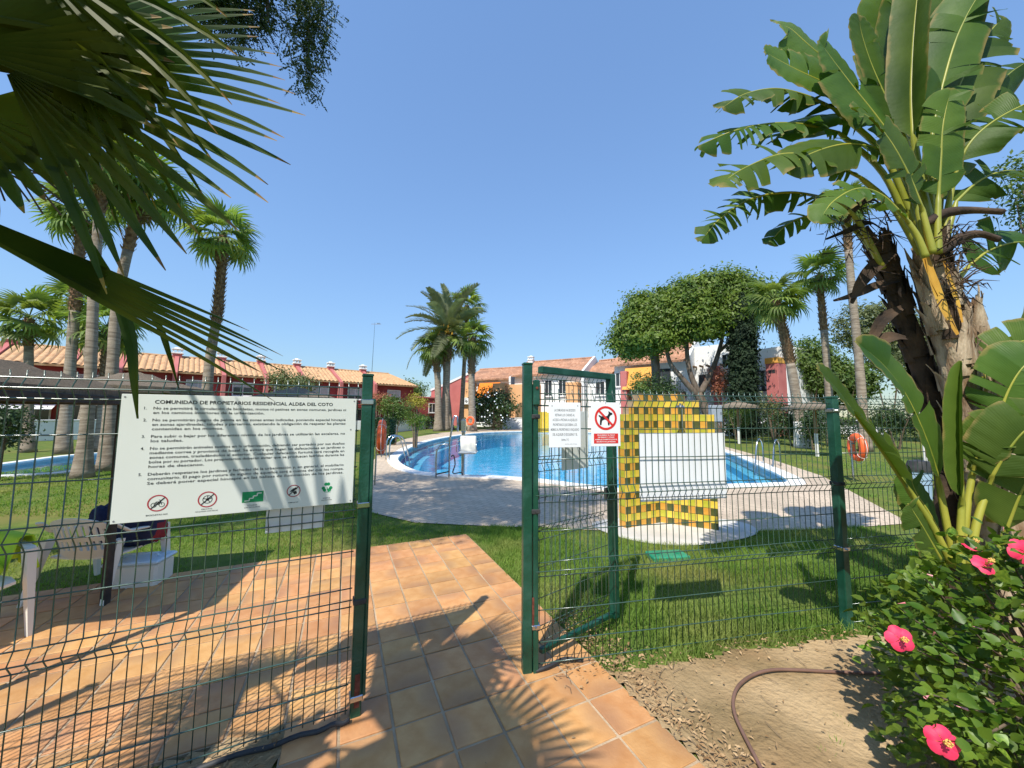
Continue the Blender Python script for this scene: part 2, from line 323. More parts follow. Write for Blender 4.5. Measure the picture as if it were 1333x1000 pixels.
# water: clear tinted surface that reflects by angle, with ripples
m, t, b = nodes_of('pool_water'); N = t.nodes; L = t.links; N.remove(b)
tc = N.new('ShaderNodeTexCoord'); n1 = N.new('ShaderNodeTexNoise'); n1.inputs['Scale'].default_value = 3.2; n1.inputs['Detail'].default_value = 2; L.new(tc.outputs['Object'], n1.inputs['Vector'])
bp = N.new('ShaderNodeBump'); bp.inputs['Strength'].default_value = .35; bp.inputs['Distance'].default_value = .03; L.new(n1.outputs['Fac'], bp.inputs['Height'])
fr = N.new('ShaderNodeFresnel'); fr.inputs['IOR'].default_value = 1.33; L.new(bp.outputs[0], fr.inputs['Normal'])
tp = N.new('ShaderNodeBsdfTransparent'); tp.inputs[0].default_value = (.80, .95, 1, 1); gl = N.new('ShaderNodeBsdfGlossy'); gl.inputs['Roughness'].default_value = .02; L.new(bp.outputs[0], gl.inputs['Normal'])
fm = N.new('ShaderNodeMath'); fm.operation = 'MULTIPLY'; fm.inputs[1].default_value = 1.0; L.new(fr.outputs[0], fm.inputs[0])
ms = N.new('ShaderNodeMixShader'); L.new(fm.outputs[0], ms.inputs[0]); L.new(tp.outputs[0], ms.inputs[1]); L.new(gl.outputs[0], ms.inputs[2]); L.new(ms.outputs[0], N['Material Output'].inputs[0]); MT['water'] = m
# ---------------------------------------------------------------- ground, pools, paving
TH = math.radians(24.5); UU = V((-math.sin(TH), math.cos(TH), 0)); VV = V((math.cos(TH), math.sin(TH), 0)); TP = .26
def uv(u, v, z=0.0): return UU * u + VV * v + V((0, 0, z))
LP = gr(462, 936); RP = gr(690, 878); RP2 = gr(1103, 821)          # fence posts at ground level
FL = V((-math.cos(math.radians(30)), -math.sin(math.radians(30)), 0))   # left fence runs this way from LP
FR = (RP2 - RP).normalized()
RP3 = RP2 + FR * 2.5
BIG = [V((-900, -300, 0)), V((900, -300, 0)), V((900, 1800, 0)), V((-900, 1800, 0))]
pool_px = [(519, 601), (523, 592), (540, 581), (575, 571), (620, 564.5), (670, 562), (740, 562), (830, 567), (890, 575), (940, 588), (985, 606), (1024, 626), (1000, 630), (940, 632), (880, 637), (820, 638), (760, 632), (700, 624.5), (640, 620.5), (580, 618.5), (540, 613)]
POOL = smooth_closed([gr(*p) for p in pool_px], 5)
kid_px = [(-60, 612), (-30, 609), (0, 606), (90, 594), (159, 589), (200, 588), (212, 592), (190, 599), (150, 606), (90, 614), (60, 617), (0, 620), (-60, 622)]
KID = smooth_closed([gr(*p) for p in kid_px], 4)
def ensure_ccw(p):
    a = sum(p[i].x * p[(i + 1) % len(p)].y - p[(i + 1) % len(p)].x * p[i].y for i in range(len(p)))
    return p if a > 0 else p[::-1]
POOL = ensure_ccw(POOL); KID = ensure_ccw(KID)
sheet('lawn', BIG, [offset(POOL, .12), offset(KID, .12)], 0, MT['lawn'])
def ring(b, inner, outer, z0, z1):
    n = len(inner); vs = []
    for p, q in zip(inner, outer): vs += [V((p.x, p.y, z0)), V((p.x, p.y, z1)), V((q.x, q.y, z1)), V((q.x, q.y, z0))]
    fs = []
    for i in range(n):
        j = (i + 1) % n
        for k in range(4): k2 = (k + 1) % 4; fs.append((i * 4 + k, j * 4 + k, j * 4 + k2, i * 4 + k2))
    b.add(vs, fs)
def pool(nm, P, cw, depth):
    b = MB(); ring(b, P, offset(P, cw), -.3, .035); tag(b.build(nm + '_coping', MT['coping']), kind='structure')
    b = MB(); n = len(P); vs = [V((p.x, p.y, -.02)) for p in P] + [V((p.x, p.y, -depth)) for p in P]; b.add(vs, [(i, (i + 1) % n, n + (i + 1) % n, n + i) for i in range(n)])
    tr = geometry.tessellate_polygon([[V((p.x, p.y, 0)) for p in P]]); b.add([V((p.x, p.y, -depth)) for p in P], [tuple(t) for t in tr])
    tag(b.build(nm + '_basin', MT['poolshell']), kind='structure')
    if depth > 1:
        for k_, (o1, zz) in enumerate(((.75, .55), (.38, .30))):
            b = MB(); ring(b, offset(P, -o1), offset(P, -.002), -depth + .01, -zz); tag(b.build(nm + '_step', MT['poolstep']), kind='structure')
    sheet(nm + '_water', P, [], -.10, MT['water'])
pool('pool', POOL, .38, 1.35); pool('paddling_pool', KID, .3, .5)
deck_px = [(484, 668), (484, 640), (486, 600), (500, 582), (530, 571), (575, 563.5), (640, 558.5), (740, 558.5), (850, 563), (930, 578), (1000, 597), (1070, 620), (1185, 682), (1130, 686), (1060, 690), (985, 692), (900, 694), (800, 692), (700, 688), (600, 684), (540, 681)]
DECK = [gr(*p) for p in deck_px]
sheet('pool_deck', ensure_ccw(DECK), [offset(POOL, .3)], .010, MT['paving'])
pad_px = [(770, 683), (815, 675), (900, 674), (960, 680), (985, 690), (980, 699), (940, 708), (890, 712), (845, 709), (800, 699)]
sheet('concrete_pad', ensure_ccw(smooth_closed([gr(*p) for p in pad_px], 4)), [], .018, MT['concrete'])
# terracotta path and terrace: every tile a piece
V0 = .303; U0 = 2.65
path = []
def tile_ok(i, j):
    u, v = U0 + TP * (j + .5), V0 + TP * (i + .5)
    if i >= 5 or j >= 9 or j < -7: return False
    if i < -2:
        p = uv(u, v); return (p - LP).dot(V((-.5, .866, 0))) > .10 and i >= -15
    return True
b = MB()
cells = [(i, j) for i in range(-15, 5) for j in range(-7, 9) if tile_ok(i, j)]
for (i, j) in cells:
    c = uv(U0 + TP * (j + .5), V0 + TP * (i + .5), .009); b.box(c, (TP, TP, .018), (VV, UU, V((0, 0, 1))))
pth = tag(b.build('terrace_path', MT['grout'], fix=False), kind='structure')
tmesh = []
for k in range(3):
    q = MB(); q.bbox((0, 0, 0), (TP - .015, TP - .015, .02), .003); o = q.build('tile', MT['tile']); me = o.data; tmesh.append(me); bpy.data.objects.remove(o)
for (i, j) in cells:
    o = bpy.data.objects.new('tile', tmesh[(i * 3 + j) % 3]); COL.objects.link(o); o.parent = pth
    c = uv(U0 + TP * (j + .5), V0 + TP * (i + .5), .0145 + random.uniform(-.0015, .0015)); o.location = c
    o.rotation_euler = (random.gauss(0, .003), random.gauss(0, .003), TH + random.choice((0, math.pi / 2, math.pi, -math.pi / 2)) + random.gauss(0, .004))
# bare soil with small relief
def soilgrid(x0, x1, y0, y1, st, ok, name):
    nx, ny = int((x1 - x0) / st) + 1, int((y1 - y0) / st) + 1; b = MB(); idx = {}; vs = []
    for a in range(nx):
        for c in range(ny):
            x, y = x0 + a * st, y0 + c * st
            if ok(x, y):
                idx[a, c] = len(vs); h = noise.noise(V((x * 2.3, y * 2.3, 1))) * .014 + noise.noise(V((x * 9, y * 9, 4))) * .006
                vs.append(V((x, y, .022 + h)))
    fs = [(idx[a, c], idx[a + 1, c], idx[a + 1, c + 1], idx[a, c + 1]) for (a, c) in idx if (a + 1, c) in idx and (a, c + 1) in idx and (a + 1, c + 1) in idx]
    b.add(vs, fs); return tag(b.build(name, MT['soil'], smooth=1), kind='structure')
def jit(x, y, s=1.0): return noise.noise(V((x * 3.1, y * 3.1, 7))) * .10 * s
def in_soil(x, y):
    p = V((x, y, 0)); v = p.dot(VV); rel = (p - RP); s = rel.x * -FR.y + rel.y * FR.x   # + = behind fence
    return v > V0 + 5 * TP - .03 and s < .02 + jit(x, y, .8) - .10 and y > -2.5
soilgrid(-.5, 6.5, -1.5, 4.2, .035, in_soil, 'bare_soil')
def in_soilL(x, y):
    p = V((x, y, 0)); return p.dot(VV) < V0 - 2 * TP + .03 and (p - LP).dot(V((-.5, .866, 0))) < .16
soilgrid(-3.5, .6, -.2, 2.4, .04, in_soilL, 'bare_soil_strip')
# ================================================================ fences, gate, signs
Z3 = V((0, 0, 1))
WZ = [1.80, 1.755, 1.71, 1.556, 1.355, 1.17, 1.12, 1.07, .885, .69, .64, .595, .385, .19, .06]
APEX = (1.755, 1.12, .64)
def mesh_panel(parent, P0, d, L0, L1, front, step=.05, zt=1.83, zb=.04, r=.0031, zs=WZ):
    vb, hb = MB(), MB()
    prof = [zt] + [z for z in zs] + [zb]
    def off(z): return .032 if z in APEX else 0.0
    n = int((L1 - L0) / step); s0 = L0 + ((L1 - L0) - n * step) / 2
    for k in range(n + 1):
        s = s0 + k * step; j = random.gauss(0, .0012)
        key = [zt, 1.80, 1.755, 1.71, 1.17, 1.12, 1.07, .69, .64, .595, zb]
        pts = [P0 + d * (s + j * (i % 2)) + front * off(z) + Z3 * z for i, z in enumerate(key)]
        vb.tube(pts, r, 4)
    for z in zs:
        base = P0 + front * (off(z) + r * 1.6) + Z3 * z
        pts = [base + d * (L0 + (L1 - L0) * t / 6) + Z3 * random.gauss(0, .002) for t in range(7)]
        hb.tube(pts, r * 1.15, 5)
    tag(vb.build('vertical_wires', MT['wire'], parent, smooth=1, fix=False), 'row of thin green vertical fence wires', kind='stuff')
    tag(hb.build('horizontal_wires', MT['wire'], parent, smooth=1, fix=False), 'thin green horizontal fence wires', kind='stuff')
def post(parent, p, h, w, d, name='post', lean=0.0):
    X = d; Y = Z3.cross(d); b = MB(); b.bbox(p + Z3 * (h / 2 - .02), (w, w, h + .04), .005, (X, Y, Z3)); o = b.build(name, MT['greenpaint'], parent)
    c = MB(); c.bbox(p + Z3 * (h + .006), (w + .006, w + .006, .016), .004, (X, Y, Z3)); c.build('post_cap', MT['greenpaint'], o)
    return o
def clamp(parent, p, d, w):
    b = MB(); Y = Z3.cross(d); b.bbox(p, (w + .012, w + .012, .03), .004, (d, Y, Z3)); b.tube([p - Y * (w / 2 + .02), p - Y * (w / 2 - .01)], .007, 6); b.build('clamp', MT['steel'] if random.random() < .5 else MT['rubber'], parent)
FA = math.radians(26); FL = V((-math.cos(FA), -math.sin(FA), 0)); FLn = V((math.sin(FA), -math.cos(FA), 0))   # towards camera
lf = empty('fence_panel', LP, 'green welded wire fence panel carrying the long white rules board', 'fence', 'wire fence panels')
mesh_panel(lf, LP, FL, .04, 2.46, FLn)
lp_ = post(lf, LP, 1.87, .056, FL)
post(lf, LP + FL * 2.52, 1.87, .056, FL)
for z in (1.72, 1.14, .62, .12): clamp(lf, LP + FL * .0 + Z3 * z, FL, .056)
b = MB(); b.bbox(LP - FL * .038 + Z3 * .93 + FLn * .006, (.018, .036, 1.62), .003, (FL, FLn, Z3)); b.build('strike_rail', MT['greenpaint'], lp_)
b = MB(); b.box(LP - FL * .003 + FLn * .0292 + Z3 * .16, (.026, .003, .17), (FL, FLn, Z3)); b.build('rust_patch', MT['rust'], lp_)
FRn = V((FR.y, -FR.x, 0))
rf = empty('fence_panel', RP + FR * 1.25, 'green welded wire fence panel holding two small signs and a blank white board', 'fence', 'wire fence panels')
mesh_panel(rf, RP, FR, .03, 2.47, FRn); post(rf, RP2, 1.80, .062, FR)
for z in (1.70, 1.12, .62): clamp(rf, RP2 + Z3 * z, FR, .062)
rf2 = empty('fence_panel', RP2 + FR * 1.25, 'green welded wire fence panel running behind the bird-of-paradise clump', 'fence', 'wire fence panels')
mesh_panel(rf2, RP2, FR, .04, 2.47, FRn); post(rf2, RP3, 1.80, .062, FR)
# gate: hinge post, leaf frame and mesh, swung open behind the right-hand panel
GE = gr(800, 803, .08); GE.z = 0; GH = RP + V((.045, .035, 0)); GD = (GE - GH).normalized(); GL = (GE - GH).length; GN = V((GD.y, -GD.x, 0))
gt = empty('gate', RP, 'green metal mesh gate leaf swung open next to the tiled path', 'gate')
gp = post(gt, RP - FR * .022, 1.99, .06, FR, 'hinge_post')
b = MB(); b.bbox(RP + FR * .03 - FRn * -.012 + Z3 * .93, (.034, .05, 1.86), .004, (FR, FRn, Z3)); b.build('hinge_stile', MT['greenpaint'], gt)
b = MB(); b.box(RP + FR * .0105 + FRn * .0365 + Z3 * .40, (.014, .003, .17), (FR, FRn, Z3)); b.build('rust_patch', MT['rust'], gt)
for nm, p, sz in (('end_stile', GH + GD * GL + Z3 * 1.035, (.06, .06, 1.91)),): b = MB(); b.bbox(p, sz, .005, (GD, GN, Z3)); b.build(nm, MT['greenpaint'], gt)
b = MB(); b.bbox(GH + GD * GL / 2 + Z3 * 1.965, (GL - .06, .05, .05), .005, (GD, GN, Z3)); b.build('top_rail', MT['greenpaint'], gt)
b = MB(); b.bbox(GH + GD * GL / 2 + Z3 * .11, (GL - .06, .035, .035), .005, (GD, GN, Z3)); b.build('bottom_rail', MT['greenpaint'], gt)
vb, hb = MB(), MB(); gz = [1.955, 1.915, 1.875, 1.72, 1.54, 1.36, 1.31, 1.26, 1.08, .89, .85, .80, .62, .42, .24, .19, .14]; gap = (1.915, 1.31, .85, .19); FN = -GN if GN.y > 0 else GN
FN = V((-GD.y, GD.x, 0)); FN = FN if FN.x < 0 else -FN
for k in range(int((GL - .05) / .05)):
    s = .05 + k * .05; vb.tube([GH + GD * s + FN * (.03 + (.032 if z in gap else 0)) + Z3 * z for z in gz], .003, 4)
for z in gz:
    q = GH + FN * (.036 + (.032 if z in gap else 0)) + Z3 * z; hb.tube([q + GD * .03, q + GD * (GL - .02)], .003, 5)
tag(vb.build('vertical_wires', MT['wire'], gt, smooth=1, fix=False), 'thin green vertical wires of the gate leaf', kind='stuff'); tag(hb.build('horizontal_wires', MT['wire'], gt, smooth=1, fix=False), 'thin green horizontal wires of the gate leaf', kind='stuff')
b = MB(); b.bbox(RP + FR * .03 + FRn * .045 + Z3 * 1.80, (.045, .03, .17), .006, (FR, FRn, Z3)); lk = b.build('lock_box', MT['greenpaint'], gt)
b = MB(); b.lathe([(.0, .006), (.009, .006), (.009, 0)], (0, 0, 0), 10); b.v = [tuple(RP + FR * .03 + FRn * (.06 + z) + FR * x + Z3 * (1.83 + y)) for x, y, z in b.v]; b.build('keyhole', MT['rust'], lk)
b = MB(); q = GH + GD * (GL - .03) + FN * .035 + Z3 * 1.02; b.tube([q, q + FN * .05, q + FN * .055 - GD * .11], .011, 6); b.bbox(q, (.05, .02, .10), .004, (GD, FN, Z3)); b.build('latch_handle', MT['rubber'], gt)
for z in (.30, 1.64, 1.02): clamp(gt, RP + FR * .03 + FRn * .012 + Z3 * z, FR, .046)
# ---------------------------------------------------------------- lettering
_txt = []
def text_flush(items):
    """items: (body, x, y, height, width or None, align, bold) -> MB in sign plane (x right, y up)"""
    obs = []
    for (body, x, y, h, w, al, bold) in items:
        cu = bpy.data.curves.new('text', 'FONT'); cu.body = body; cu.size = 1.0; cu.resolution_u = 2
        if bold: cu.offset = bold
        ob = bpy.data.objects.new('text', cu); COL.objects.link(ob); obs.append(ob)
    dg = bpy.context.evaluated_depsgraph_get(); dg.update(); b = MB()
    for ob, (body, x, y, h, w, al, bold) in zip(obs, items):
        me = bpy.data.meshes.new_from_object(ob.evaluated_get(dg))
        n = len(me.vertices)
        if n:
            a = np.zeros(n * 3); me.vertices.foreach_get('co', a); a = a.reshape(-1, 3); x0, x1 = a[:, 0].min(), a[:, 0].max(); sc = h / .70
            sx = sc if w is None else w / max(x1 - x0, 1e-6); ww = (x1 - x0) * sx
            ox = x if al == 'l' else x - ww / 2
            vs = [(ox + (p[0] - x0) * sx, y + p[1] * sc, 0) for p in a]; b.add(vs, [tuple(p.vertices) for p in me.polygons])
        bpy.data.meshes.remove(me)
    for ob in obs:
        cu = ob.data; bpy.data.objects.remove(ob); bpy.data.curves.remove(cu)
    return b
def on_plane(b, O, X, Y, N, h):
    b.v = [tuple(O + X * p[0] + Y * p[1] + N * (h + p[2])) for p in b.v]; return b
def disc2(b, c, r, n=24, r2=0.0):
    if r2: b.add([(c[0] + q * math.cos(a), c[1] + q * math.sin(a), 0) for q in (r, r2) for a in [2 * math.pi * k / n for k in range(n)]], [(k, (k + 1) % n, n + (k + 1) % n, n + k) for k in range(n)])
    else: b.add([(c[0] + r * math.cos(2 * math.pi * k / n), c[1] + r * math.sin(2 * math.pi * k / n), 0) for k in range(n)], [tuple(range(n))])
def stroke2(b, pts, w, z=0.0):
    for p, q in zip(pts[:-1], pts[1:]):
        dx, dy = q[0] - p[0], q[1] - p[1]; l = math.hypot(dx, dy) or 1; nx, ny = -dy / l * w / 2, dx / l * w / 2
        b.add([(p[0] + nx, p[1] + ny, z), (p[0] - nx, p[1] - ny, z), (q[0] - nx, q[1] - ny, z), (q[0] + nx, q[1] + ny, z)], [(0, 1, 2, 3)])
def poly2(b, pts, z=0.0): 
    tr = geometry.tessellate_polygon([[V((p[0], p[1], 0)) for p in pts]]); b.add([(p[0], p[1], z) for p in pts], [tuple(t) for t in tr])
def board(name, label, cat, O, X, N, w, h, th, m, group=None):
    o = empty(name, O, label, cat, group); b = MB(); b.bbox(O + X * w / 2 + Z3 * h / 2 - N * (th / 2), (w, th, h), .0015, (X, N, Z3)); b.build('plate', m, o); return o
# long rules board (faces the camera, on the camera side of the left panel)
SW, SH = .975, .572; SX = -FL; SN = FLn
SO = LP + FL * (.058 + SW) + FLn * .046 + Z3 * 1.164
rb = board('rules_board', 'long white rules board with black lettering and five round and square symbols', 'sign', SO, SX, SN, SW, SH, .004, MT['signwhite'])
it = [('COMUNIDAD DE PROPIETARIOS RESIDENCIAL ALDEA DEL COTO', .115, .530, .0165, .74, 'l', .018)]
rows = [('1.', 'No se permitirá la circulación de bicicletas, motos ni patines en zonas comunes, jardines ni', .81), (None, 'en los caminos interiores de la urbanización.', .43), 0,
        ('2.', 'No se permitirán juegos de pelota en las zonas antes indicadas, poniendo especial hincapié', .81), (None, 'en zonas ajardinadas, taludes y parterres, existiendo la obligación de respetar las plantas', .81), (None, 'contenidas en los mismos.', .265), 0,
        ('3.', 'Para subir o bajar por los diferentes niveles de los jardines se utilizarán las escaleras, no', .81), (None, 'los taludes.', .115), 0,
        ('4.', 'No se permitirán animales sueltos en la urbanización, debiendo ser portados por sus dueños', .81), (None, 'mediante correa y provistos de bozal. Se evitará que hagan las defecaciones en jardines o', .81), (None, 'zonas comunes, trasladándolos al exterior. Cualquier defecación fortuita será recogida en', .81), (None, 'bolsa por su portador. Los propietarios deberán evitar que se produzcan ladridos durante las', .81), (None, 'horas de descanso.', .20), 0,
        ('5.', 'Deberán respetarse los jardines y fachadas de la urbanización y, en general, el mobiliario', .81), (None, 'comunitario. El pago por rotura de alguno de aquellos será a cuenta del que los rompa.', .81), (None, 'Se deberá poner especial hincapié en las balizas de iluminación de los jardines.', .81)]
y = .503
for r in rows:
    if r == 0: y -= .0135; continue
    if r[0]: it.append((r[0], .080, y, .0125, None, 'l', .008))
    it.append((r[1], .112, y, .0125, r[2], 'l', .008)); y -= .0205
ix = [.155, .335, .515, .69, .845]; iy = .075
it += [('BICICLETAS NO', ix[0], .022, .006, .075, 'c', .01), ('PELOTAS', ix[1], .030, .005, .04, 'c', .01), ('NO JUGAR CON ELLAS', ix[1], .020, .005, .085, 'c', .01), ('UTILIZAR', ix[2], .030, .005, .04, 'c', .01), ('LAS ESCALERAS', ix[2], .020, .005, .065, 'c', .01), ('ANIMALES NO', ix[3], .026, .005, .045, 'c', .01), ('RESPETAR', ix[4], .034, .005, .035, 'c', .01), ('LAS PLANTAS', ix[4], .024, .005, .05, 'c', .01)]
on_plane(text_flush(it), SO, SX, Z3, SN, .0008).build('lettering', MT['black'], rb, fix=False)
for k in (0, 1, 3):
    b = MB(); disc2(b, (ix[k], iy + (.002 if k < 3 else .012)), .037 if k < 3 else .031, 28, .032 if k < 3 else .027); rg_ = on_plane(b, SO, SX, Z3, SN, .0009).build('red_ring', MT['darkred'], rb, fix=False)
    b = MB()
    if k == 0:
        c = (ix[0], iy - .002)
        for s_ in (-1, 1): disc2(b, (c[0] + s_ * .014, c[1] - .004), .0105, 16, .0085)
        stroke2(b, [(c[0] - .014, c[1] - .004), (c[0] - .006, c[1] + .010), (c[0] + .009, c[1] + .010), (c[0] + .014, c[1] - .004)], .0022); stroke2(b, [(c[0] - .006, c[1] + .010), (c[0], c[1] - .004), (c[0] + .009, c[1] + .010)], .0022); stroke2(b, [(c[0] + .014, c[1] - .004), (c[0] + .008, c[1] + .017), (c[0] + .003, c[1] + .018)], .0022)
    elif k == 1:
        c = (ix[1], iy + .002); disc2(b, c, .019, 20, .0165); disc2(b, c, .007, 6)
        for q_ in range(5): a = 2 * math.pi * q_ / 5 + .3; stroke2(b, [(c[0] + .007 * math.cos(a), c[1] + .007 * math.sin(a)), (c[0] + .018 * math.cos(a), c[1] + .018 * math.sin(a))], .003)
    else:
        c = (ix[3], iy + .012); poly2(b, [(c[0] - .018, c[1] - .004), (c[0] - .004, c[1] + .012), (c[0] + .010, c[1] + .018), (c[0] + .016, c[1] + .008), (c[0] + .004, c[1] + .004), (c[0] - .008, c[1] - .003)]); poly2(b, [(c[0] - .004, c[1] - .006), (c[0] + .012, c[1] + .002), (c[0] + .016, c[1] - .014), (c[0] + .004, c[1] - .018)])
    r = .034 if k < 3 else .029; cc = (ix[k], iy + (.002 if k < 3 else .012)); stroke2(b, [(cc[0] - r * .7, cc[1] - r * .7), (cc[0] + r * .7, cc[1] + r * .7)], .0042, .0004)
    on_plane(b, SO, SX, Z3, SN, .0008).build('pictogram', MT['black'], rb, fix=False)
b = MB(); poly2(b, [(ix[2] - .044, iy - .028), (ix[2] + .044, iy - .028), (ix[2] + .044, iy + .024), (ix[2] - .044, iy + .024)])
c = (ix[4], iy + .018)
for a in (90, 210, 330):
    a = math.radians(a); u = (math.cos(a), math.sin(a)); n_ = (-u[1], u[0]); cc = (c[0] + u[0] * .013, c[1] + u[1] * .013)
    for s in (-1, 1): disc2(b, (cc[0] + u[0] * .004 + n_[0] * s * .006, cc[1] + u[1] * .004 + n_[1] * s * .006), .0085, 14)
stroke2(b, [c, (c[0] + .003, c[1] - .016), (c[0] + .008, c[1] - .024)], .004); stroke2(b, [(c[0] - .012, c[1] - .024), (c[0] + .018, c[1] - .026)], .0025)
on_plane(b, SO, SX, Z3, SN, .0007).build('green_symbols', MT['greenprint'], rb, fix=False)
b = MB(); c = (ix[2], iy); stroke2(b, [(c[0] - .034, c[1] - .020), (c[0] - .014, c[1] - .020), (c[0] - .014, c[1] - .009), (c[0] + .002, c[1] - .009), (c[0] + .002, c[1] + .002), (c[0] + .018, c[1] + .002), (c[0] + .018, c[1] + .014), (c[0] + .036, c[1] + .014)], .005); on_plane(b, SO, SX, Z3, SN, .0013).build('stair_symbol', MT['signwhite'], rb, fix=False)
b = MB()
for (x, y_) in ((.012, .012), (.963, .012), (.963, .558), (.012, .558), (.95, .40)):
    q = MB(); disc2(q, (x, y_), .004, 8); b.v and None; b.add([(*p[:2], .0012) for p in q.v], q.f)
on_plane(b, SO, SX, Z3, SN, 0).build('wire_ties', MT['grey'], rb, fix=False)
# small white paper hanging under it
PO = LP + FL * (.195 + .27) + FLn * -.012 + Z3 * 1.035
pn = board('paper_notice', 'plain white sheet hanging just below the rules board', 'notice', PO, SX, SN, .27, .125, .0015, MT['paper'])
# two small signs on the right-hand panel
def fpt(s, z, off=.045): return RP + FR * s + FRn * off + Z3 * z
NO = fpt(.118, 1.434, .042)
ns = board('notice_sign', 'white notice sheet full of dark capital letters on the fence beside the gate', 'sign', NO, FR, FRn, .226, .302, .003, MT['paper'])
NL = ['LA COMUNIDAD HA DECIDIDO', 'RETIRAR LOS CARNES AL', 'ACCESO A PISCINAS A AQUELLOS', 'PROPIETARIOS QUE DEBAN. LOS', 'MISMOS AL PROPIETARIO O INQUILINO', 'DEL ALQUILER O ESCALERAS Y EL', '(pista, 31)']; NW = [.15, .14, .175, .17, .20, .175, .052]
on_plane(text_flush([(s, .113, .242 - k * .0325, .0165 if k < 6 else .013, NW[k], 'c', .012) for k, s in enumerate(NL)] + [('Aldea del Coto', .155, .020, .006, .085, 'c', 0)]), NO, FR, Z3, FRn, .0008).build('lettering', MT['grey'], ns, fix=False)
b = MB(); disc2(b, (.022, .278), .004, 10); disc2(b, (.205, .28), .004, 10); on_plane(b, NO, FR, Z3, FRn, .0009).build('fixing', MT['grey'], ns, fix=False)
DO = fpt(.420, 1.438, .042)
ds = board('no_dogs_sign', 'white sign with a black dog struck out by a red ring above a red panel', 'sign', DO, FR, FRn, .216, .302, .003, MT['paper'])
dc = (.108, .194)
b = MB(); disc2(b, dc, .083, 36, .067); a = math.radians(-45); stroke2(b, [(dc[0] - .070 * .7071, dc[1] + .070 * .7071), (dc[0] + .070 * .7071, dc[1] - .070 * .7071)], .015, .0006); on_plane(b, DO, FR, Z3, FRn, .0010).build('red_ring', MT['redprint'], ds, fix=False)
b = MB(); poly2(b, [(dc[0] - .045, dc[1] - .048), (dc[0] - .033, dc[1] - .048), (dc[0] - .028, dc[1] - .018), (dc[0] - .01, dc[1] - .010), (dc[0] + .012, dc[1] - .014), (dc[0] + .016, dc[1] - .05), (dc[0] + .027, dc[1] - .05), (dc[0] + .026, dc[1] + .004), (dc[0] + .032, dc[1] + .016), (dc[0] + .050, dc[1] + .026), (dc[0] + .049, dc[1] + .035), (dc[0] + .034, dc[1] + .040), (dc[0] + .020, dc[1] + .050), (dc[0] + .021, dc[1] + .030), (dc[0] + .010, dc[1] + .014), (dc[0] - .030, dc[1] + .012), (dc[0] - .052, dc[1] + .022), (dc[0] - .054, dc[1] + .014), (dc[0] - .040, dc[1] + .002), (dc[0] - .044, dc[1] - .02)]); on_plane(b, DO, FR, Z3, FRn, .0009).build('dog_figure', MT['black'], ds, fix=False)
b = MB(); poly2(b, [(.018, .020), (.198, .020), (.198, .088), (.018, .088)]); on_plane(b, DO, FR, Z3, FRn, .0008).build('red_panel', MT['redprint'], ds, fix=False)
on_plane(text_flush([('PROHIBIDO EL PASO', .108, .073, .008, .13, 'c', .02), ('DE PERROS Y OTROS', .108, .058, .008, .12, 'c', .02), ('ANIMALES DOMESTICOS EN EL', .108, .043, .008, .165, 'c', .02), ('RECINTO DE LA PISCINA', .108, .028, .008, .14, 'c', .02)]), DO, FR, Z3, FRn, .0013).build('panel_lettering', MT['paper'], ds, fix=False)
b = MB(); b.tube([DO + FR * .108 + Z3 * .296 + FRn * .003, DO + FR * .10 + Z3 * .32, DO + FR * .112 + Z3 * .345 - FRn * .04], .0022, 5); b.build('wire_tie', MT['steel'], ds)
# blank board on the far side of the mesh
BO = fpt(.805, 1.040, -.012)
bb = board('blank_board', 'blank white rectangular board fixed behind the wire mesh in front of the mosaic shower', 'sign', BO - FRn * 0, FR, FRn, .715, .485, .004, MT['paper'])
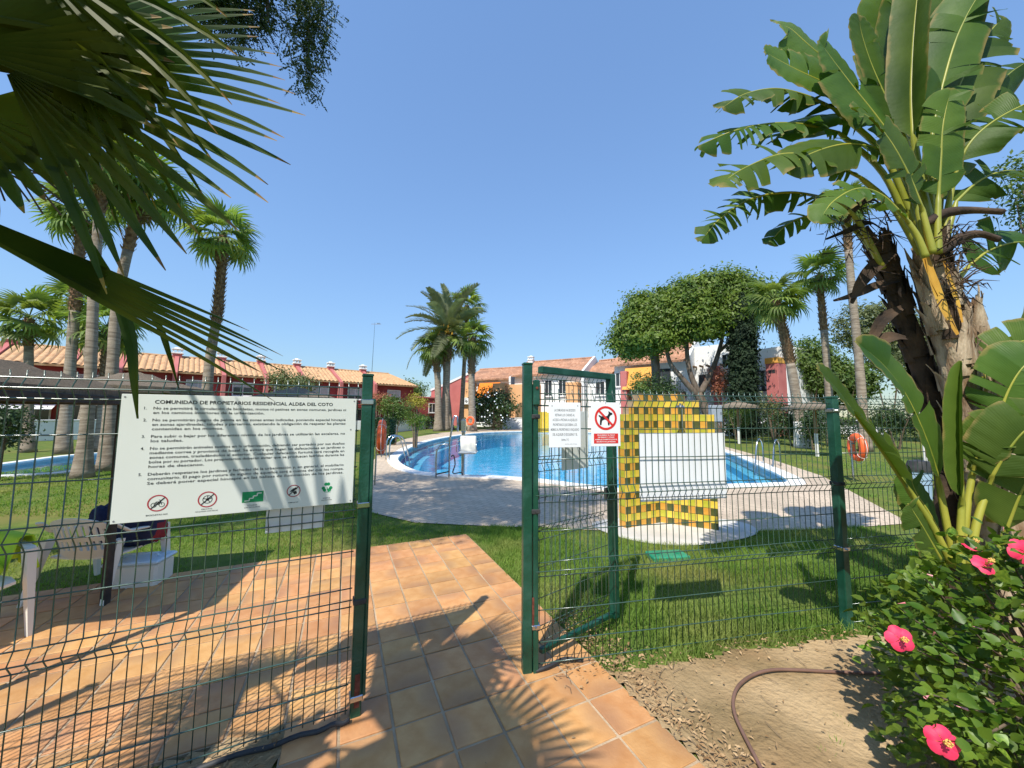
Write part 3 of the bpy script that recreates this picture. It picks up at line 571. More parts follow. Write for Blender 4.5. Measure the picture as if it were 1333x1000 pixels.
# ================================================================ mosaic shower wall (two wings meeting at an inside corner)
MT['t00'] = mat('tile_yellow', (.66, .45, .05), (.74, .53, .075), 6, rough=.25, spec=.5, rnd=.07)
MT['t01'] = mat('tile_lime', (.40, .38, .03), (.50, .46, .05), 6, rough=.25, spec=.5, rnd=.07)
MT['t10'] = mat('tile_olive', (.065, .075, .02), (.09, .10, .03), 6, rough=.25, spec=.5, rnd=.1)
MT['t11'] = mat('tile_orange', (.58, .27, .035), (.67, .34, .05), 6, rough=.25, spec=.5, rnd=.08)
def shower(name, label, A, Cn, B, rows, steps, build_tiles=True, z0=.0, tall=1.0):
    o = empty(name, Cn, label, 'shower')
    th = .13; core = MB()
    wings = []
    for wi, (S, E, fn) in enumerate(((A, Cn, 1), (Cn, B, 1))):
        d = (E - S); L_ = d.length; d = d / L_; nrm = V((d.y, -d.x, 0))       # towards camera
        wings.append((S, d, L_, nrm))
    keys = [MT['t00'], MT['t01'], MT['t10'], MT['t11']]; tm = {}
    gcol = 0
    for wi, (S, d, L_, nrm) in enumerate(wings):
        nc = max(1, round(L_ / .104)); cw = L_ / nc; rh = .1045 * tall
        for c in range(nc):
            top = rows - steps[gcol]
            x0 = .007 if c == 0 and wi == 1 else 0
            core.box(S + d * (cw * (c + .5) + x0 / 2) - nrm * (th / 2 + .004) + Z3 * (z0 + top * rh / 2), (cw - x0, th, top * rh), (d, nrm, Z3))
            for r in range(top):
                pr, pc = (rows - r) % 2, gcol % 2; key = (pr, pc, wi)
                if build_tiles:
                    if key not in tm:
                        q = MB(); q.bbox((0, 0, 0), (cw - .006, .012, rh - .006), .002); ob = q.build('mosaic_tile', keys[pr * 2 + pc]); tm[key] = ob.data; bpy.data.objects.remove(ob)
                    t_ = bpy.data.objects.new('mosaic_tile', tm[key]); COL.objects.link(t_); t_.parent = o
                    P = S + d * (cw * (c + .5)) + nrm * (.0015 + random.uniform(0, .0012)) + Z3 * (z0 + rh * (r + .5)); t_.location = P - Cn
                    t_.rotation_euler.z = math.atan2(d.y, d.x)
            gcol += 1
    if build_tiles:
        S, d, L_, nrm = wings[0]; rh = .1045 * tall
        for r in range(rows - steps[0]):
            q = MB(); q.bbox(S - d * .003 - nrm * (th / 2 + .004) + Z3 * (z0 + rh * (r + .5)), (.010, th - .006, rh - .006), .002, (d, nrm, Z3)); q.build('mosaic_tile', keys[((rows - r) % 2) * 2 + 1], o)
    core.build('wall_core', MT['grout'] if build_tiles else MT['t00'], o)
    return o, wings
A_, C_, B_ = gr(815, 689), gr(860, 681.5), gr(936, 692)
nA = round((C_ - A_).length / .104); nB = round((B_ - C_).length / .104)
st = []
for c in range(nA + nB):
    if c < nA: st.append(max(0, 3 - c) if c < 3 else 0)
    else:
        k = c - nA; st.append(0 if k < nB - 4 else (1 if k < nB - 2 else 3))
sh, wings = shower('shower_wall', 'stepped shower wall clad in yellow, lime, orange and olive mosaic tiles by the lawn', A_, C_, B_, 19, st)
b = MB(); S, d, L_, nrm = wings[1]; q = S + d * L_ * .45 + nrm * .03
b.tube([q + Z3 * .6, q + Z3 * 1.75, q + Z3 * 1.82 + nrm * .06, q + Z3 * 1.82 + nrm * .28], .016, 8); b.lathe([(.0, 0), (.05, -.01), (.06, -.035), (.0, -.04)], q + Z3 * 1.81 + nrm * .28, 12); b.build('shower_pipe', MT['steel'], sh)
fs, _ = shower('shower_wall', 'small far yellow mosaic shower wall standing at the pool end beyond the notice sheet', px(699, 563, 35.5) * 1, px(706, 563, 36.2), px(714, 563, 35.6), 19, [1, 0, 0, 0, 0, 0, 0, 0, 0, 0, 0, 0, 0, 0, 1, 1, 1, 1, 1, 1], False)
for ch in [fs] + list(fs.children): pass
# irrigation cover lying on the grass
g = gr(869, 728); b = MB(); X = V((1, .12, 0)).normalized(); Y = V((-.12, 1, 0)).normalized(); b.bbox(g + Z3 * .035, (.44, .22, .06), .01, (X, Y, Z3)); cv = empty('valve_cover', g, 'green plastic irrigation valve cover set in the lawn', 'cover'); MT['gcover'] = mat('green_cover', (.012, .20, .11), (.025, .27, .16), 5, rough=.5); b.build('lid', MT['gcover'], cv)
b = MB()
for s in (-1, 1): b.box(g + X * s * .12 + Z3 * .068, (.05, .03, .012), (X, Y, Z3))
b.build('lid_handle', MT['gcover'], cv)
# ================================================================ lifebuoys on posts
def lifebuoy(name, label, base, hc, R, r, yaw, nposts=1):
    o = empty(name, base, label, 'lifebuoy', 'lifebuoys round the pool'); X = V((math.cos(yaw), math.sin(yaw), 0)); N_ = V((-X.y, X.x, 0))
    b = MB(); b.tube([base - Z3 * .05, base + Z3 * (hc + R * .6)], .022, 8); p = b.build('post', MT['steel'], o, smooth=.6)
    b = MB(); b.box(base + Z3 * (hc + R * .35) - N_ * .02, (.12, .05, .04), (X, N_, Z3)); b.build('bracket', MT['rubber'], p)
    c = base + Z3 * hc - N_ * (r + .03)
    b = MB(); b.torus(c, X, Z3, R, r, 36, 12); b.build('ring', MT['orange'], o, smooth=1)
    b = MB()
    for k in range(4):
        a = math.pi / 4 + k * math.pi / 2; rad = X * math.cos(a) + Z3 * math.sin(a); b.torus(c + rad * R, rad, N_, r + .004, .006, 14, 5)
        a2 = a + math.pi / 2; pts = []
        for j in range(9):
            aa = a + (a2 - a) * j / 8; pts.append(c + (X * math.cos(aa) + Z3 * math.sin(aa)) * (R + r + .012 + .02 * math.sin(math.pi * j / 8) ) - N_ * .01 - Z3 * .02 * math.sin(math.pi * j / 8))
        b.tube(pts, .007, 5)
    b.build('rope', MT['rope'], o, smooth=1)
    return o
lifebuoy('lifebuoy', 'orange lifebuoy seen edge-on on a dark post at the edge of the paved deck', gr(488, 632), 1.12, .33, .085, math.radians(106))
lifebuoy('lifebuoy', 'orange lifebuoy on a thin post in front of the white-flowering bush', px(613, 562, 36), 1.05, .34, .11, math.radians(-20))
lifebuoy('lifebuoy', 'orange lifebuoy with white rope on a post on the lawn beside the fence', gr(1112, 628), .88, .27, .085, math.radians(72))
# ================================================================ pool ladders and pool lift
def ladder(name, label, base, inward, w):
    o = empty(name, base, label, 'ladder', 'pool ladders'); S = V((-inward.y, inward.x, 0))
    for s in (-1, 1):
        q = base + S * (s * w / 2); pts = [q - inward * .35 + Z3 * 0, q - inward * .35 + Z3 * .55, q - inward * .28 + Z3 * .78, q - inward * .10 + Z3 * .88, q + inward * .10 + Z3 * .80, q + inward * .26 + Z3 * .4, q + inward * .36 - Z3 * .1, q + inward * .36 - Z3 * .8]
        b = MB(); b.tube(spline(pts, 4), .025, 8); b.build('rail', MT['steel'], o, smooth=1)
    for z in (-.25, -.5, -.75):
        b = MB(); b.box(base + inward * .36 + Z3 * z, (w, .08, .03), (S, inward, Z3)); b.build('rung', MT['steel'], o)
ladder('pool_ladder', 'steel pool ladder at the rounded paved end by the orange edge-on lifebuoy', gr(521, 599) + V((-.1, 0, 0)), V((.85, .5, 0)).normalized(), .55)
ladder('pool_ladder', 'steel pool ladder on the pool edge near the thatched parasols', gr(1000, 607), V((-.8, -.6, 0)).normalized(), .5)
g = gr(584, 622); pl = empty('pool_lift', g, 'metal tube pool lift with white plastic seat at the pool edge', 'pool lift')
q0, q1 = gr(567.5, 622), gr(584.5, 622); h = .92
b = MB(); b.tube(spline([q0 - Z3 * .03, q0 + Z3 * .62, q0 + Z3 * .78 + (q1 - q0) * .15, q0 + Z3 * .86 + (q1 - q0) * .4, q1 + Z3 * .86], 4), .022, 8); b.build('guard_rail', MT['steel'], pl, smooth=1)
b = MB(); b.tube([q0 + Z3 * .09, q1 + Z3 * .16], .018, 8); b.build('brace', MT['rubber'], pl, smooth=1)
b = MB(); b.tube([q1 - Z3 * .03, q1 + Z3 * .95, q1 + V((.08, 0, 1.5)), q1 + V((.12, 0, 1.62)), q1 + V((.19, 0, 1.6)), q1 + V((.21, 0, 1.2))], .024, 8); b.build('mast', MT['steel'], pl, smooth=1)
b = MB(); m0 = q1 + V((.33, .25, 0)); b.tube([m0 + Z3 * -.03, m0 + Z3 * 1.55], .05, 10); b.bbox(m0 + Z3 * 1.35, (.13, .13, .34), .02); b.build('lift_column', MT['steel'], pl, smooth=.6)
b = MB(); b.tube(spline([q1 + Z3 * .55 + V((.05, 0, 0)), q1 + V((.12, -.05, .58)), q1 + V((.16, -.05, .35)), q1 + V((.10, 0, .12)), q1 + V((.3, .1, .12)), m0 + Z3 * .02], 4), .016, 6); b.build('hydraulic_hose', MT['rubber'], pl, smooth=1)
b = MB(); sc = m0 + V((.16, -.28, .66)); b.bbox(sc + Z3 * .24, (.42, .05, .40), .02, (V((1, 0, 0)), V((0, 1, -.15)).normalized(), V((0, .15, 1)).normalized())); b.bbox(sc + V((.03, -.2, .03)), (.46, .42, .05), .02); b.build('seat', MT['plastic'], pl)
b = MB()
for s in (-1, 1): b.tube([sc + V((.22 * s, 0, .30)), sc + V((.25 * s, -.1, .30)), sc + V((.25 * s, -.32, .28)), sc + V((.25 * s, -.34, .05))], .013, 6)
b.build('armrest', MT['steel'], pl, smooth=1)
b = MB(); b.tube([m0 + Z3 * .9, sc + V((0, .03, .3))], .025, 8); b.build('arm', MT['steel'], pl, smooth=1)
# slatted frame leaning on the far side of the pool lawn (white boards in a grey frame)
# ================================================================ white plastic chairs, bag, towel, cooler
def chair(label, loc, rz):
    o = empty('garden_chair', loc, label, 'chair', 'white plastic garden chairs'); Rm = Matrix.Rotation(rz, 3, 'Z')
    def T(p): return V(loc) + Rm @ V(p)
    ax = (Rm @ V((1, 0, 0)), Rm @ V((0, 1, 0)), Z3); m = MT['plastic']
    # local: seat faces -y, backrest at +y
    b = MB(); n = 8; vs = []; fs = []
    for i in range(n + 1):
        for j in range(n + 1):
            x = -.23 + .46 * i / n; y = -.24 + .46 * j / n; z = .42 + .02 * ((x / .23) ** 2) - .015 * math.cos((y) * 6) - (0.03 * max(0, -y - .18) / .06)
            vs.append(T((x, y, z)))
    k = len(vs); vs += [p - Z3 * .02 for p in vs]
    for i in range(n):
        for j in range(n):
            a = i * (n + 1) + j; fs.append((a, a + n + 1, a + n + 2, a + 1)); fs.append((k + a, k + a + 1, k + a + n + 2, k + a + n + 1))
    rim = [i * (n + 1) for i in range(n)] + [n * (n + 1) + j for j in range(n)] + [i * (n + 1) + n for i in range(n, 0, -1)] + [j for j in range(n, 0, -1)]
    for a, c in zip(rim, rim[1:] + rim[:1]): fs.append((a, c, c + k, a + k))
    b.add(vs, fs); b.build('seat', m, o, smooth=.7)
    # backrest: curved shell with slots -> rails and vertical slats
    def bk(a, z, t=0.0):
        lean = .22 + (z - .42) * .28; R = .27
        return T((R * math.sin(a), lean - .10 * (1 - math.cos(a)) * 1.6 + t, z))
    def strip(a0, a1, z0f, z1f, nm):
        b = MB(); n = max(2, int(abs(a1 - a0) / .12)); vs = []; fs = []
        for i in range(n + 1):
            a = a0 + (a1 - a0) * i / n
            for (zf, t) in ((z0f, 0), (z1f, 0), (z1f, .014), (z0f, .014)): vs.append(bk(a, zf(a), t))
        for i in range(n):
            for k in range(4): k2 = (k + 1) % 4; fs.append((i * 4 + k, i * 4 + 4 + k, i * 4 + 4 + k2, i * 4 + k2))
        fs += [(0, 1, 2, 3), (n * 4 + 3, n * 4 + 2, n * 4 + 1, n * 4)]
        b.add(vs, fs); return b.build(nm, m, o, smooth=.7)
    top = lambda a: .86 - .10 * (a / 1.0) ** 2
    strip(-1.0, 1.0, lambda a: top(a) - .07, top, 'top_rail')
    strip(-.75, .75, lambda a: .60, lambda a: .645, 'middle_rail')
    strip(-.75, .75, lambda a: .42, lambda a: .50, 'lower_rail')
    for kk in range(-4, 5):
        a = kk * .175; strip(a - .045, a + .045, lambda a: .46, lambda a: top(a) - .04, 'slat')
    for s in (-1, 1):
        # side post from backrest forward as armrest, down as front leg
        b = MB(); pts = [T((.26 * s, .30, .80)), T((.29 * s, .16, .67)), T((.30 * s, -.05, .645)), T((.295 * s, -.22, .62))]
        for p, q in zip(pts[:-1], pts[1:]): 
            d = (q - p); L_ = d.length; d = d / L_; S = d.cross(Z3).normalized(); b.bbox((p + q) / 2, (L_ + .02, .05, .022), .006, (d, S, S.cross(d)))
        b.build('armrest', m, o)
        for (top_, bot, nm) in (((.285 * s, -.22, .62), (.30 * s, -.29, 0), 'leg'), ((.26 * s, .22, .60), (.29 * s, .34, 0), 'leg')):
            b = MB(); p, q = T(top_), T(bot); n = 5; vs = []; fs = []
            for i in range(n):
                t = i / (n - 1); c = p.lerp(q, t); w = .075 - .04 * t
                for (a, e) in ((-1, -1), (1, -1), (1, 1), (-1, 1)): vs.append(c + ax[0] * (a * w * .35) + ax[1] * (e * w * .5))
            for i in range(n - 1):
                for k in range(4): k2 = (k + 1) % 4; fs.append((i * 4 + k, i * 4 + 4 + k, i * 4 + 4 + k2, i * 4 + k2))
            fs += [(0, 1, 2, 3), (4 * n - 1, 4 * n - 2, 4 * n - 3, 4 * n - 4)]
            b.add(vs, fs); b.build(nm, m, o, smooth=.5)
    return o
ch1 = gr(78, 792); ch1 = V((ch1.x, ch1.y + .33, .022)); ca_ = chair('white plastic garden chair with its back to the fence and a dark bag beside it', ch1, math.radians(184)); ca_.scale = (1.12, 1.0, .84)
ch2 = gr(37, 832) - V((.358, .215, 0)); ch2.z = .022; chair('white plastic garden chair draped with a lime towel', ch2, math.radians(75))
# lime towel over second chair back / arm
vs = []; fs = []; nx, ny = 10, 18; Rm = Matrix.Rotation(math.radians(75), 3, 'Z')
for i in range(nx + 1):
    for j in range(ny + 1):
        u = i / nx - .5; t = j / ny * 2 - 1; y = .02 + u * .34; zt = .672 - .10 * (y + .0) * -.3
        if abs(t) < .18: a_ = t / .18 * math.pi / 2; x = .297 + .045 * math.sin(a_); z = zt + .018 + .022 * math.cos(a_)
        else: q_ = (abs(t) - .18) / .82; x = .297 + (1 if t > 0 else -1) * (.045 + .03 * q_ + .014 * math.sin(u * 17 + t * 3) * q_); z = zt + .018 - q_ * (.24 if t > 0 else .20) + .03 * math.sin(u * 6) * q_
        vs.append(ch2 + Rm @ V((x, y, z)))
for i in range(nx):
    for j in range(ny): a_ = i * (ny + 1) + j; fs.append((a_, a_ + ny + 1, a_ + ny + 2, a_ + 1))
tw = MB(); tw.add(vs, fs); tw = tw.build('towel', MT['lime'], smooth=1); sm = tw.modifiers.new('s', 'SOLIDIFY'); sm.thickness = .008; tag(tw, 'bright lime green towel hung over a white chair arm', 'towel')
b = MB(); c = ch2 + Rm @ V((.12, -.12, .49)); b.lathe([(0, -.05), (.07, -.045), (.09, 0), (.07, .045), (0, .05)], c, 18); tag(b.build('seat_cushion', MT['lime'], smooth=1), 'small round lime green cushion on the seat of the towel-draped chair', 'cushion')
# bag beside chair
def blob(name, m, c, r, label=None, cat=None, parent=None, amp=.12, fr=4., n=20, k=12):
    b = MB(); vs = []; c = V(c)
    for i in range(k + 1):
        th = math.pi * i / k
        for j in range(n):
            ph = 2 * math.pi * j / n; d = V((math.sin(th) * math.cos(ph), math.sin(th) * math.sin(ph), math.cos(th)))
            e = V((abs(d.x) ** .7 * (1 if d.x > 0 else -1), abs(d.y) ** .7 * (1 if d.y > 0 else -1), abs(d.z) ** .75 * (1 if d.z > 0 else -1)))
            q = 1 + amp * noise.noise(d * fr + c); vs.append(c + V((e.x * r[0], e.y * r[1], e.z * r[2])) * q)
    fs = [(i * n + j, i * n + (j + 1) % n, (i + 1) * n + (j + 1) % n, (i + 1) * n + j) for i in range(k) for j in range(n)]
    b.add(vs, fs); o = b.build(name, m, parent, smooth=1, fix=False)
    if label: tag(o, label, cat)
    return o
bgp = ch1 + V((.14, .02, .36)); bag = empty('beach_bag', bgp, 'dark navy beach bag with red edges slumped on the white chair', 'bag')
blob('body', MT['navy'], bgp + V((0, .10, .17)), (.24, .13, .19), parent=bag)
blob('side_pocket', MT['redfab'], bgp + V((.19, .12, .12)), (.06, .08, .10), parent=bag)
b = MB()
for s in (-1, 1): b.tube(spline([bgp + V((-.14, .10 + .05 * s, .30)), bgp + V((-.08, .10 + .06 * s, .44)), bgp + V((.08, .10 + .06 * s, .44)), bgp + V((.14, .10 + .05 * s, .30))], 5), .012, 6)
b.build('handle', MT['redfab'], bag, smooth=1)
dk = blob('dark_jacket', MT['navy'], ch1 + V((-.26, .22, .50)), (.10, .12, .20), 'dark jacket bunched over the arm of the chair that faces away from the fence', 'jacket', amp=.3)
# cooler
cg = gr(168, 768); cl = empty('cool_box', cg, 'pale blue and white lidded plastic box standing on the grass behind the chair', 'box'); X = V((.97, .22, 0)).normalized(); Y = V((-X.y, X.x, 0))
b = MB(); b.bbox(cg + Z3 * .11 + Y * .12, (.42, .27, .22), .02, (X, Y, Z3)); b.build('tub', MT['plastic'], cl)
b = MB(); b.bbox(cg + Z3 * .237 + Y * .12, (.45, .30, .035), .012, (X, Y, Z3)); ld = b.build('lid', MT['pblue'], cl)
b = MB(); b.tube(spline([cg + Y * .12 + X * -.15 + Z3 * .255, cg + Y * .12 + X * -.1 + Z3 * .285, cg + Y * .12 + X * .1 + Z3 * .285, cg + Y * .12 + X * .15 + Z3 * .255], 4), .010, 6); b.build('handle', MT['pblue'], ld, smooth=1)
# ================================================================ thatched shade structures
def thatch_roof(b, rim, apex, sag=.06, layers=5, shag=.03, drop=.12):
    """rim: list of points (closed), apex: point or two; shaggy layered cone"""
    n = len(rim); c = V(apex)
    rings = []
    for k in range(layers + 1):
        t = k / layers; out = []
        for i in range(n * 6):
            a = i / 6; i0 = int(a) % n; f_ = a - int(a); p = rim[i0].lerp(rim[(i0 + 1) % n], f_)
            q = p.lerp(c, t); q.z -= sag * math.sin(math.pi * t); out.append(q)
        rings.append(out)
    m = n * 6
    for k in range(layers):
        vs = []; lo, hi = rings[k], rings[k + 1]
        for i in range(m):
            d = random.uniform(-shag, shag); vs.append(lo[i] - Z3 * (.02 + d * .5) + (lo[i] - c) * (d * .25))
        for i in range(m): vs.append(hi[i] + Z3 * (.035 if k < layers - 1 else 0))
        b.add(vs, [(i, (i + 1) % m, m + (i + 1) % m, m + i) for i in range(m)])
    # hanging fringe at rim
    vs = []; 
    for i in range(m): vs.append(rings[0][i] + Z3 * .01)
    for i in range(m): vs.append(rings[0][i] - Z3 * (drop + random.uniform(-.03, .03)))
    b.add(vs, [(i, (i + 1) % m, m + (i + 1) % m, m + i) for i in range(m)])
    vs = [p - Z3 * (drop * .4) for p in rings[0]] + [c - Z3 * .12]; b.add(vs, [(i, (i + 1) % m, m) for i in range(m)])
def parasol(label, base, rim_z, R, apex_z, pr=.05, white=.0, n=16):
    o = empty('thatched_parasol', base, label, 'parasol', 'thatched parasols'); b = MB(); thatch_roof(b, [base + V((R * math.cos(2 * math.pi * k / n), R * math.sin(2 * math.pi * k / n), rim_z)) for k in range(n)], base + Z3 * apex_z); b.build('canopy', MT['thatch'], o)
    b = MB(); b.tube([base - Z3 * .1, base + Z3 * apex_z], pr, 10); p = b.build('pole', MT['darkwood'] if not white else MT['brownwood'], o, smooth=.6)
    if white: b = MB(); b.tube([base - Z3 * .08, base + Z3 * white], pr + .004, 10); b.build('white_band', MT['whitewash'], p, smooth=.6)
    for k in range(6):
        a = 2 * math.pi * k / 6; b = MB(); b.tube([base + Z3 * (apex_z - .14), base + V((R * .95 * math.cos(a), R * .95 * math.sin(a), rim_z - .02))], .018, 5); b.build('rib', MT['darkwood'], o)
    return o
parasol('thatched parasol with dark underside rising behind the left end of the rules board', V((-8.1, 7.9, 0)), 2.16, 1.35, 2.56)
parasol('thatched parasol top showing behind the middle of the rules board', V((-8.9, 15.2, 0)), 2.3, 1.6, 2.8)
parasol('thatched parasol on a white-based pole beyond the pool ladder, by a leaning trunk', px(962, 576, 22), 2.15, 1.1, 2.5, .06, .9)
parasol('thatched parasol nearest the whitewashed palm', px(1064, 593, 15.5), 2.0, 1.15, 2.25, .06, .9)
# flat thatched pergola over the chairs
C1 = px(168, 520, 3.35); C2 = px(-60, 496, 2.05); C2.z = C1.z = 1.83; ex = (C2 - C1).normalized(); ey = V((ex.y, -ex.x, 0)); ey = ey if ey.x < 0 else -ey
C3 = C2 + ey * 2.0; C4 = C1 + ey * 2.0
pg = empty('pergola', (C1 + C3) / 2 - Z3 * 1.83, 'low thatched pergola with dark posts shading the white chairs', 'pergola')
b = MB(); thatch_roof(b, [C1, C2, C3, C4], (C1 + C3) / 2 + Z3 * .36, sag=.0, layers=6, drop=.05); b.build('thatch', MT['thatch'], pg)
for p, q in ((C1, C2), (C2, C3), (C3, C4), (C4, C1)):
    d = (q - p).normalized(); b = MB(); b.bbox((p + q) / 2 - Z3 * .075, ((q - p).length - .02, .05, .07), .006, (d, Z3.cross(d), Z3)); b.build('beam', MT['darkwood'], pg)
bp0 = gr(136, 790); 
for i, p in enumerate((C1, C2, C3, C4)):
    top = p.lerp((C1 + C3) / 2, .03); foot = V((top.x, top.y, 0)) if i else bp0
    b = MB(); d = (top - foot).normalized(); b.bbox((top + foot) / 2 - Z3 * .04, (.055, .055, (top - foot).length), .008, (V((1, 0, 0)), d.cross(V((1, 0, 0))).normalized(), d)); b.build('post', MT['darkwood'], pg)
# ================================================================ hoses
b = MB(); hp = [gr(*p) for p in [(1180, 886), (1100, 884), (1040, 881), (1005, 881), (980, 888), (962, 902), (955, 920), (957, 940), (966, 962), (985, 1000), (1010, 1050)]]
b.tube([p + Z3 * .04 for p in spline(hp, 6)], .0095, 8); tag(b.build('garden_hose', MT['hose'], smooth=1), 'brown garden hose curving over the bare soil', 'hose')
b = MB(); hp = [LP + FL * 2.3 + FLn * .05, LP + FL * 1.2 + FLn * .05, LP + FL * .6 + FLn * .045, LP + FL * .30 + FLn * .05, LP + FL * .12 + FLn * .05, LP + FL * .03 + FLn * .055]
b.tube([p + Z3 * (.04 + .006 * math.sin(i * 1.3)) for i, p in enumerate(spline(hp, 5))], .012, 8); tag(b.build('irrigation_pipe', MT['rubber'], smooth=1), 'black irrigation pipe along the foot of the fence with the rules board', 'pipe')
b = MB(); hp = [RP + FR * .03 + FRn * .03, RP + FR * .12 + FRn * .02 + Z3 * .012, RP + FR * .24 - FRn * .02 + Z3 * .018, RP + FR * .36 - FRn * .01]
b.tube([p + Z3 * .035 for p in spline(hp, 5)], .012, 8); tag(b.build('irrigation_pipe', MT['rubber'], smooth=1), 'short black irrigation pipe by the gate hinge post', 'pipe')
# ================================================================ palms
def fan_frond(pet, R, nseg, spread, droop, name, m, cup=.10, wmul=1.0):
    b = MB(); n = 6; pts = []
    for i in range(n + 1): t = i / n; pts.append(V((pet * t, 0, -.10 * pet * t * t)))
    b.tube(pts, [.022 - .012 * i / n for i in range(n + 1)], 4); hub = pts[-1]
    for k in range(nseg):
        a = -spread + 2 * spread * k / (nseg - 1) + random.gauss(0, .015); L_ = R * (1 - .25 * (abs(a) / spread) ** 2) * random.uniform(.92, 1.05); d = V((math.cos(a), math.sin(a), 0)); s = V((-d.y, d.x, 0)); w = wmul * 2 * spread / nseg * R * .30
        prof = [(0.02, .15, 0), (.35, 1.0, .03), (.60, .95, -.01), (.82, .6, -.07 - droop * .35), (1.0, .06, -.16 - droop)]
        vs = []; dr = random.uniform(.6, 1.5)
        for (t, ww, z) in prof:
            c = hub + d * (L_ * t) + V((0, 0, cup * t * abs(math.sin(a)) * R * .3 + z * R * (dr if z < -.02 else 1) - .10 * t * t * R)); hw = w * ww * .5 if t > .03 else w * .08
            vs += [c - s * hw + V((0, 0, .012 * ww)), c + s * hw + V((0, 0, .012 * ww))]
        b.add(vs, [(i * 2, i * 2 + 1, i * 2 + 3, i * 2 + 2) for i in range(len(prof) - 1)])
    o = b.build(name, m, fix=False); me = o.data; bpy.data.objects.remove(o); return me
FANS = [fan_frond(.85, .95, 18, 2.0, .14, 'frond', MT['frond'], wmul=1.7), fan_frond(.95, .9, 17, 1.9, .26, 'frond', MT['frond'], wmul=1.7), fan_frond(.75, 1.0, 20, 2.1, .08, 'frond', MT['frond'], wmul=1.7)]
DEADF = fan_frond(.6, .8, 16, 1.3, .5, 'dead_frond', MT['deadfrond'])
def pinnate(L_, n, name, m):
    b = MB(); pts = []; N_ = 16
    for i in range(N_ + 1): t = i / N_; pts.append(V((L_ * (t - .10 * t * t), 0, L_ * (.16 * t - .30 * t * t * t))))
    b.tube(pts, [.04 - .033 * i / N_ for i in range(N_ + 1)], 4)
    for k in range(n):
        t = .10 + .9 * k / n; f_ = t * N_; i = min(int(f_), N_ - 1); p = pts[i].lerp(pts[i + 1], f_ - i); tg = (pts[i + 1] - pts[i]).normalized(); l = L_ * .13 * (math.sin(math.pi * min(1, t * .82 + .16)) ** .7 + .18)
        for s in (-1, 1):
            d = (tg * .65 + V((0, s * .75, .28 + random.gauss(0, .12)))).normalized(); q = p + d * l; q.z -= l * .12; side = d.cross(V((0, 0, 1))).normalized() * (.028 * L_ / 3)
            b.add([p - side * .6, p + side * .6, p.lerp(q, .5) + side, q, p.lerp(q, .5) - side], [(0, 1, 2, 3, 4)])
    o = b.build(name, m, fix=False); me = o.data; bpy.data.objects.remove(o); return me
DATES = [pinnate(5.8, 60, 'frond', MT['datefrond']), pinnate(5.2, 56, 'frond', MT['datefrond'])]
def palm_trunk(o, pts, r0, r1, boots, swell=1.6, white=0, name='trunk'):
    P = spline(pts, 14); n = len(P); rs = []
    for i in range(n):
        t = i / (n - 1); r = r0 + (r1 - r0) * t; r *= 1 + (swell - 1) * math.exp(-t * 11) + .035 * math.sin(i * 2.4) * (1 if i % 2 else -.6)
        rs.append(r)
    k0 = int(n * (1 - boots)); b = MB(); b.tube(P[:k0 + 1], rs[:k0 + 1], 14); tr = b.build(name, MT['palmtrunk'], o, smooth=1)
    if boots:
        b = MB(); b.tube(P[k0:], [r * 1.06 for r in rs[k0:]], 12)
        for i in range(k0, n - 1):
            for f_ in (0, .5):
                c = P[i].lerp(P[i + 1], f_); r = rs[i]
                for k in range(7):
                    a = 2 * math.pi * (k + (i * 2 + f_ * 2) * .5) / 7 + i; d = V((math.cos(a), math.sin(a), 0)); s = V((-d.y, d.x, 0)); b.add([c + d * r - s * r * .38, c + d * r + s * r * .38, c + d * (r * 1.55) + s * r * .16 + Z3 * r * .95, c + d * (r * 1.55) - s * r * .16 + Z3 * r * .95], [(0, 1, 2, 3)])
        b.build('leaf_bases', MT['palmboot'], tr, smooth=False)
    if white:
        b = MB(); m_ = max(2, int(n * white)); b.tube(P[:m_], [r * 1.03 for r in rs[:m_]], 14); b.build('whitewash', MT['whitewash'], tr, smooth=1)
    return P
def palm(label, pts, r0, r1, R, nfr, kind='fan', boots=.3, white=0, skirt=6, lo=-.9, hi=1.35, cat='palm tree', swell=1.6):
    o = empty('palm_tree', pts[0], label, cat); P = palm_trunk(o, pts, r0, r1, boots, swell, white); top = P[-1]
    for k in range(nfr):
        t = (k + .5) / nfr; el = hi + (lo - hi) * (t ** .8); a = k * 2.39996 + random.uniform(-.2, .2)
        f_ = bpy.data.objects.new('frond', random.choice(FANS if kind == 'fan' else DATES)); COL.objects.link(f_); f_.parent = o; s = R * random.uniform(.88, 1.1)
        f_.location = top - pts[0] + Z3 * (.12 * (1 - t)); f_.rotation_euler = (random.gauss(0, .25), -el, a); f_.scale = (s, s, s)
    for k in range(skirt):
        f_ = bpy.data.objects.new('dead_frond', DEADF); COL.objects.link(f_); f_.parent = o; f_.location = top - pts[0] - Z3 * .25; f_.rotation_euler = (random.gauss(0, .2), 1.15 + random.uniform(-.1, .25), random.uniform(0, 6.28)); s = R * random.uniform(.6, .8); f_.scale = (s, s, s)
    return o
def B(x, y): return gr(x, y)
p0 = B(37, 589); palm('small fan palm standing alone near the dark bush, beyond the paddling pool', [p0, px(37, 500, p0.y), px(38, 415, p0.y)], .16, .13, .80, 24, boots=.22)
p0 = B(82, 591); palm('fan palm whose rough brown trunk rises beside two smooth trunks by the paddling pool', [p0, px(92, 470, p0.y), px(100, 370, p0.y), px(108, 275, p0.y)], .18, .145, .92, 26, boots=.45)
p0 = B(107, 622); palm('tall fan palm with a swollen smooth grey base at the paddling pool', [p0, px(117, 500, p0.y), px(123, 360, p0.y), px(135, 215, p0.y)], .125, .10, .75, 24, boots=.14, swell=1.9)
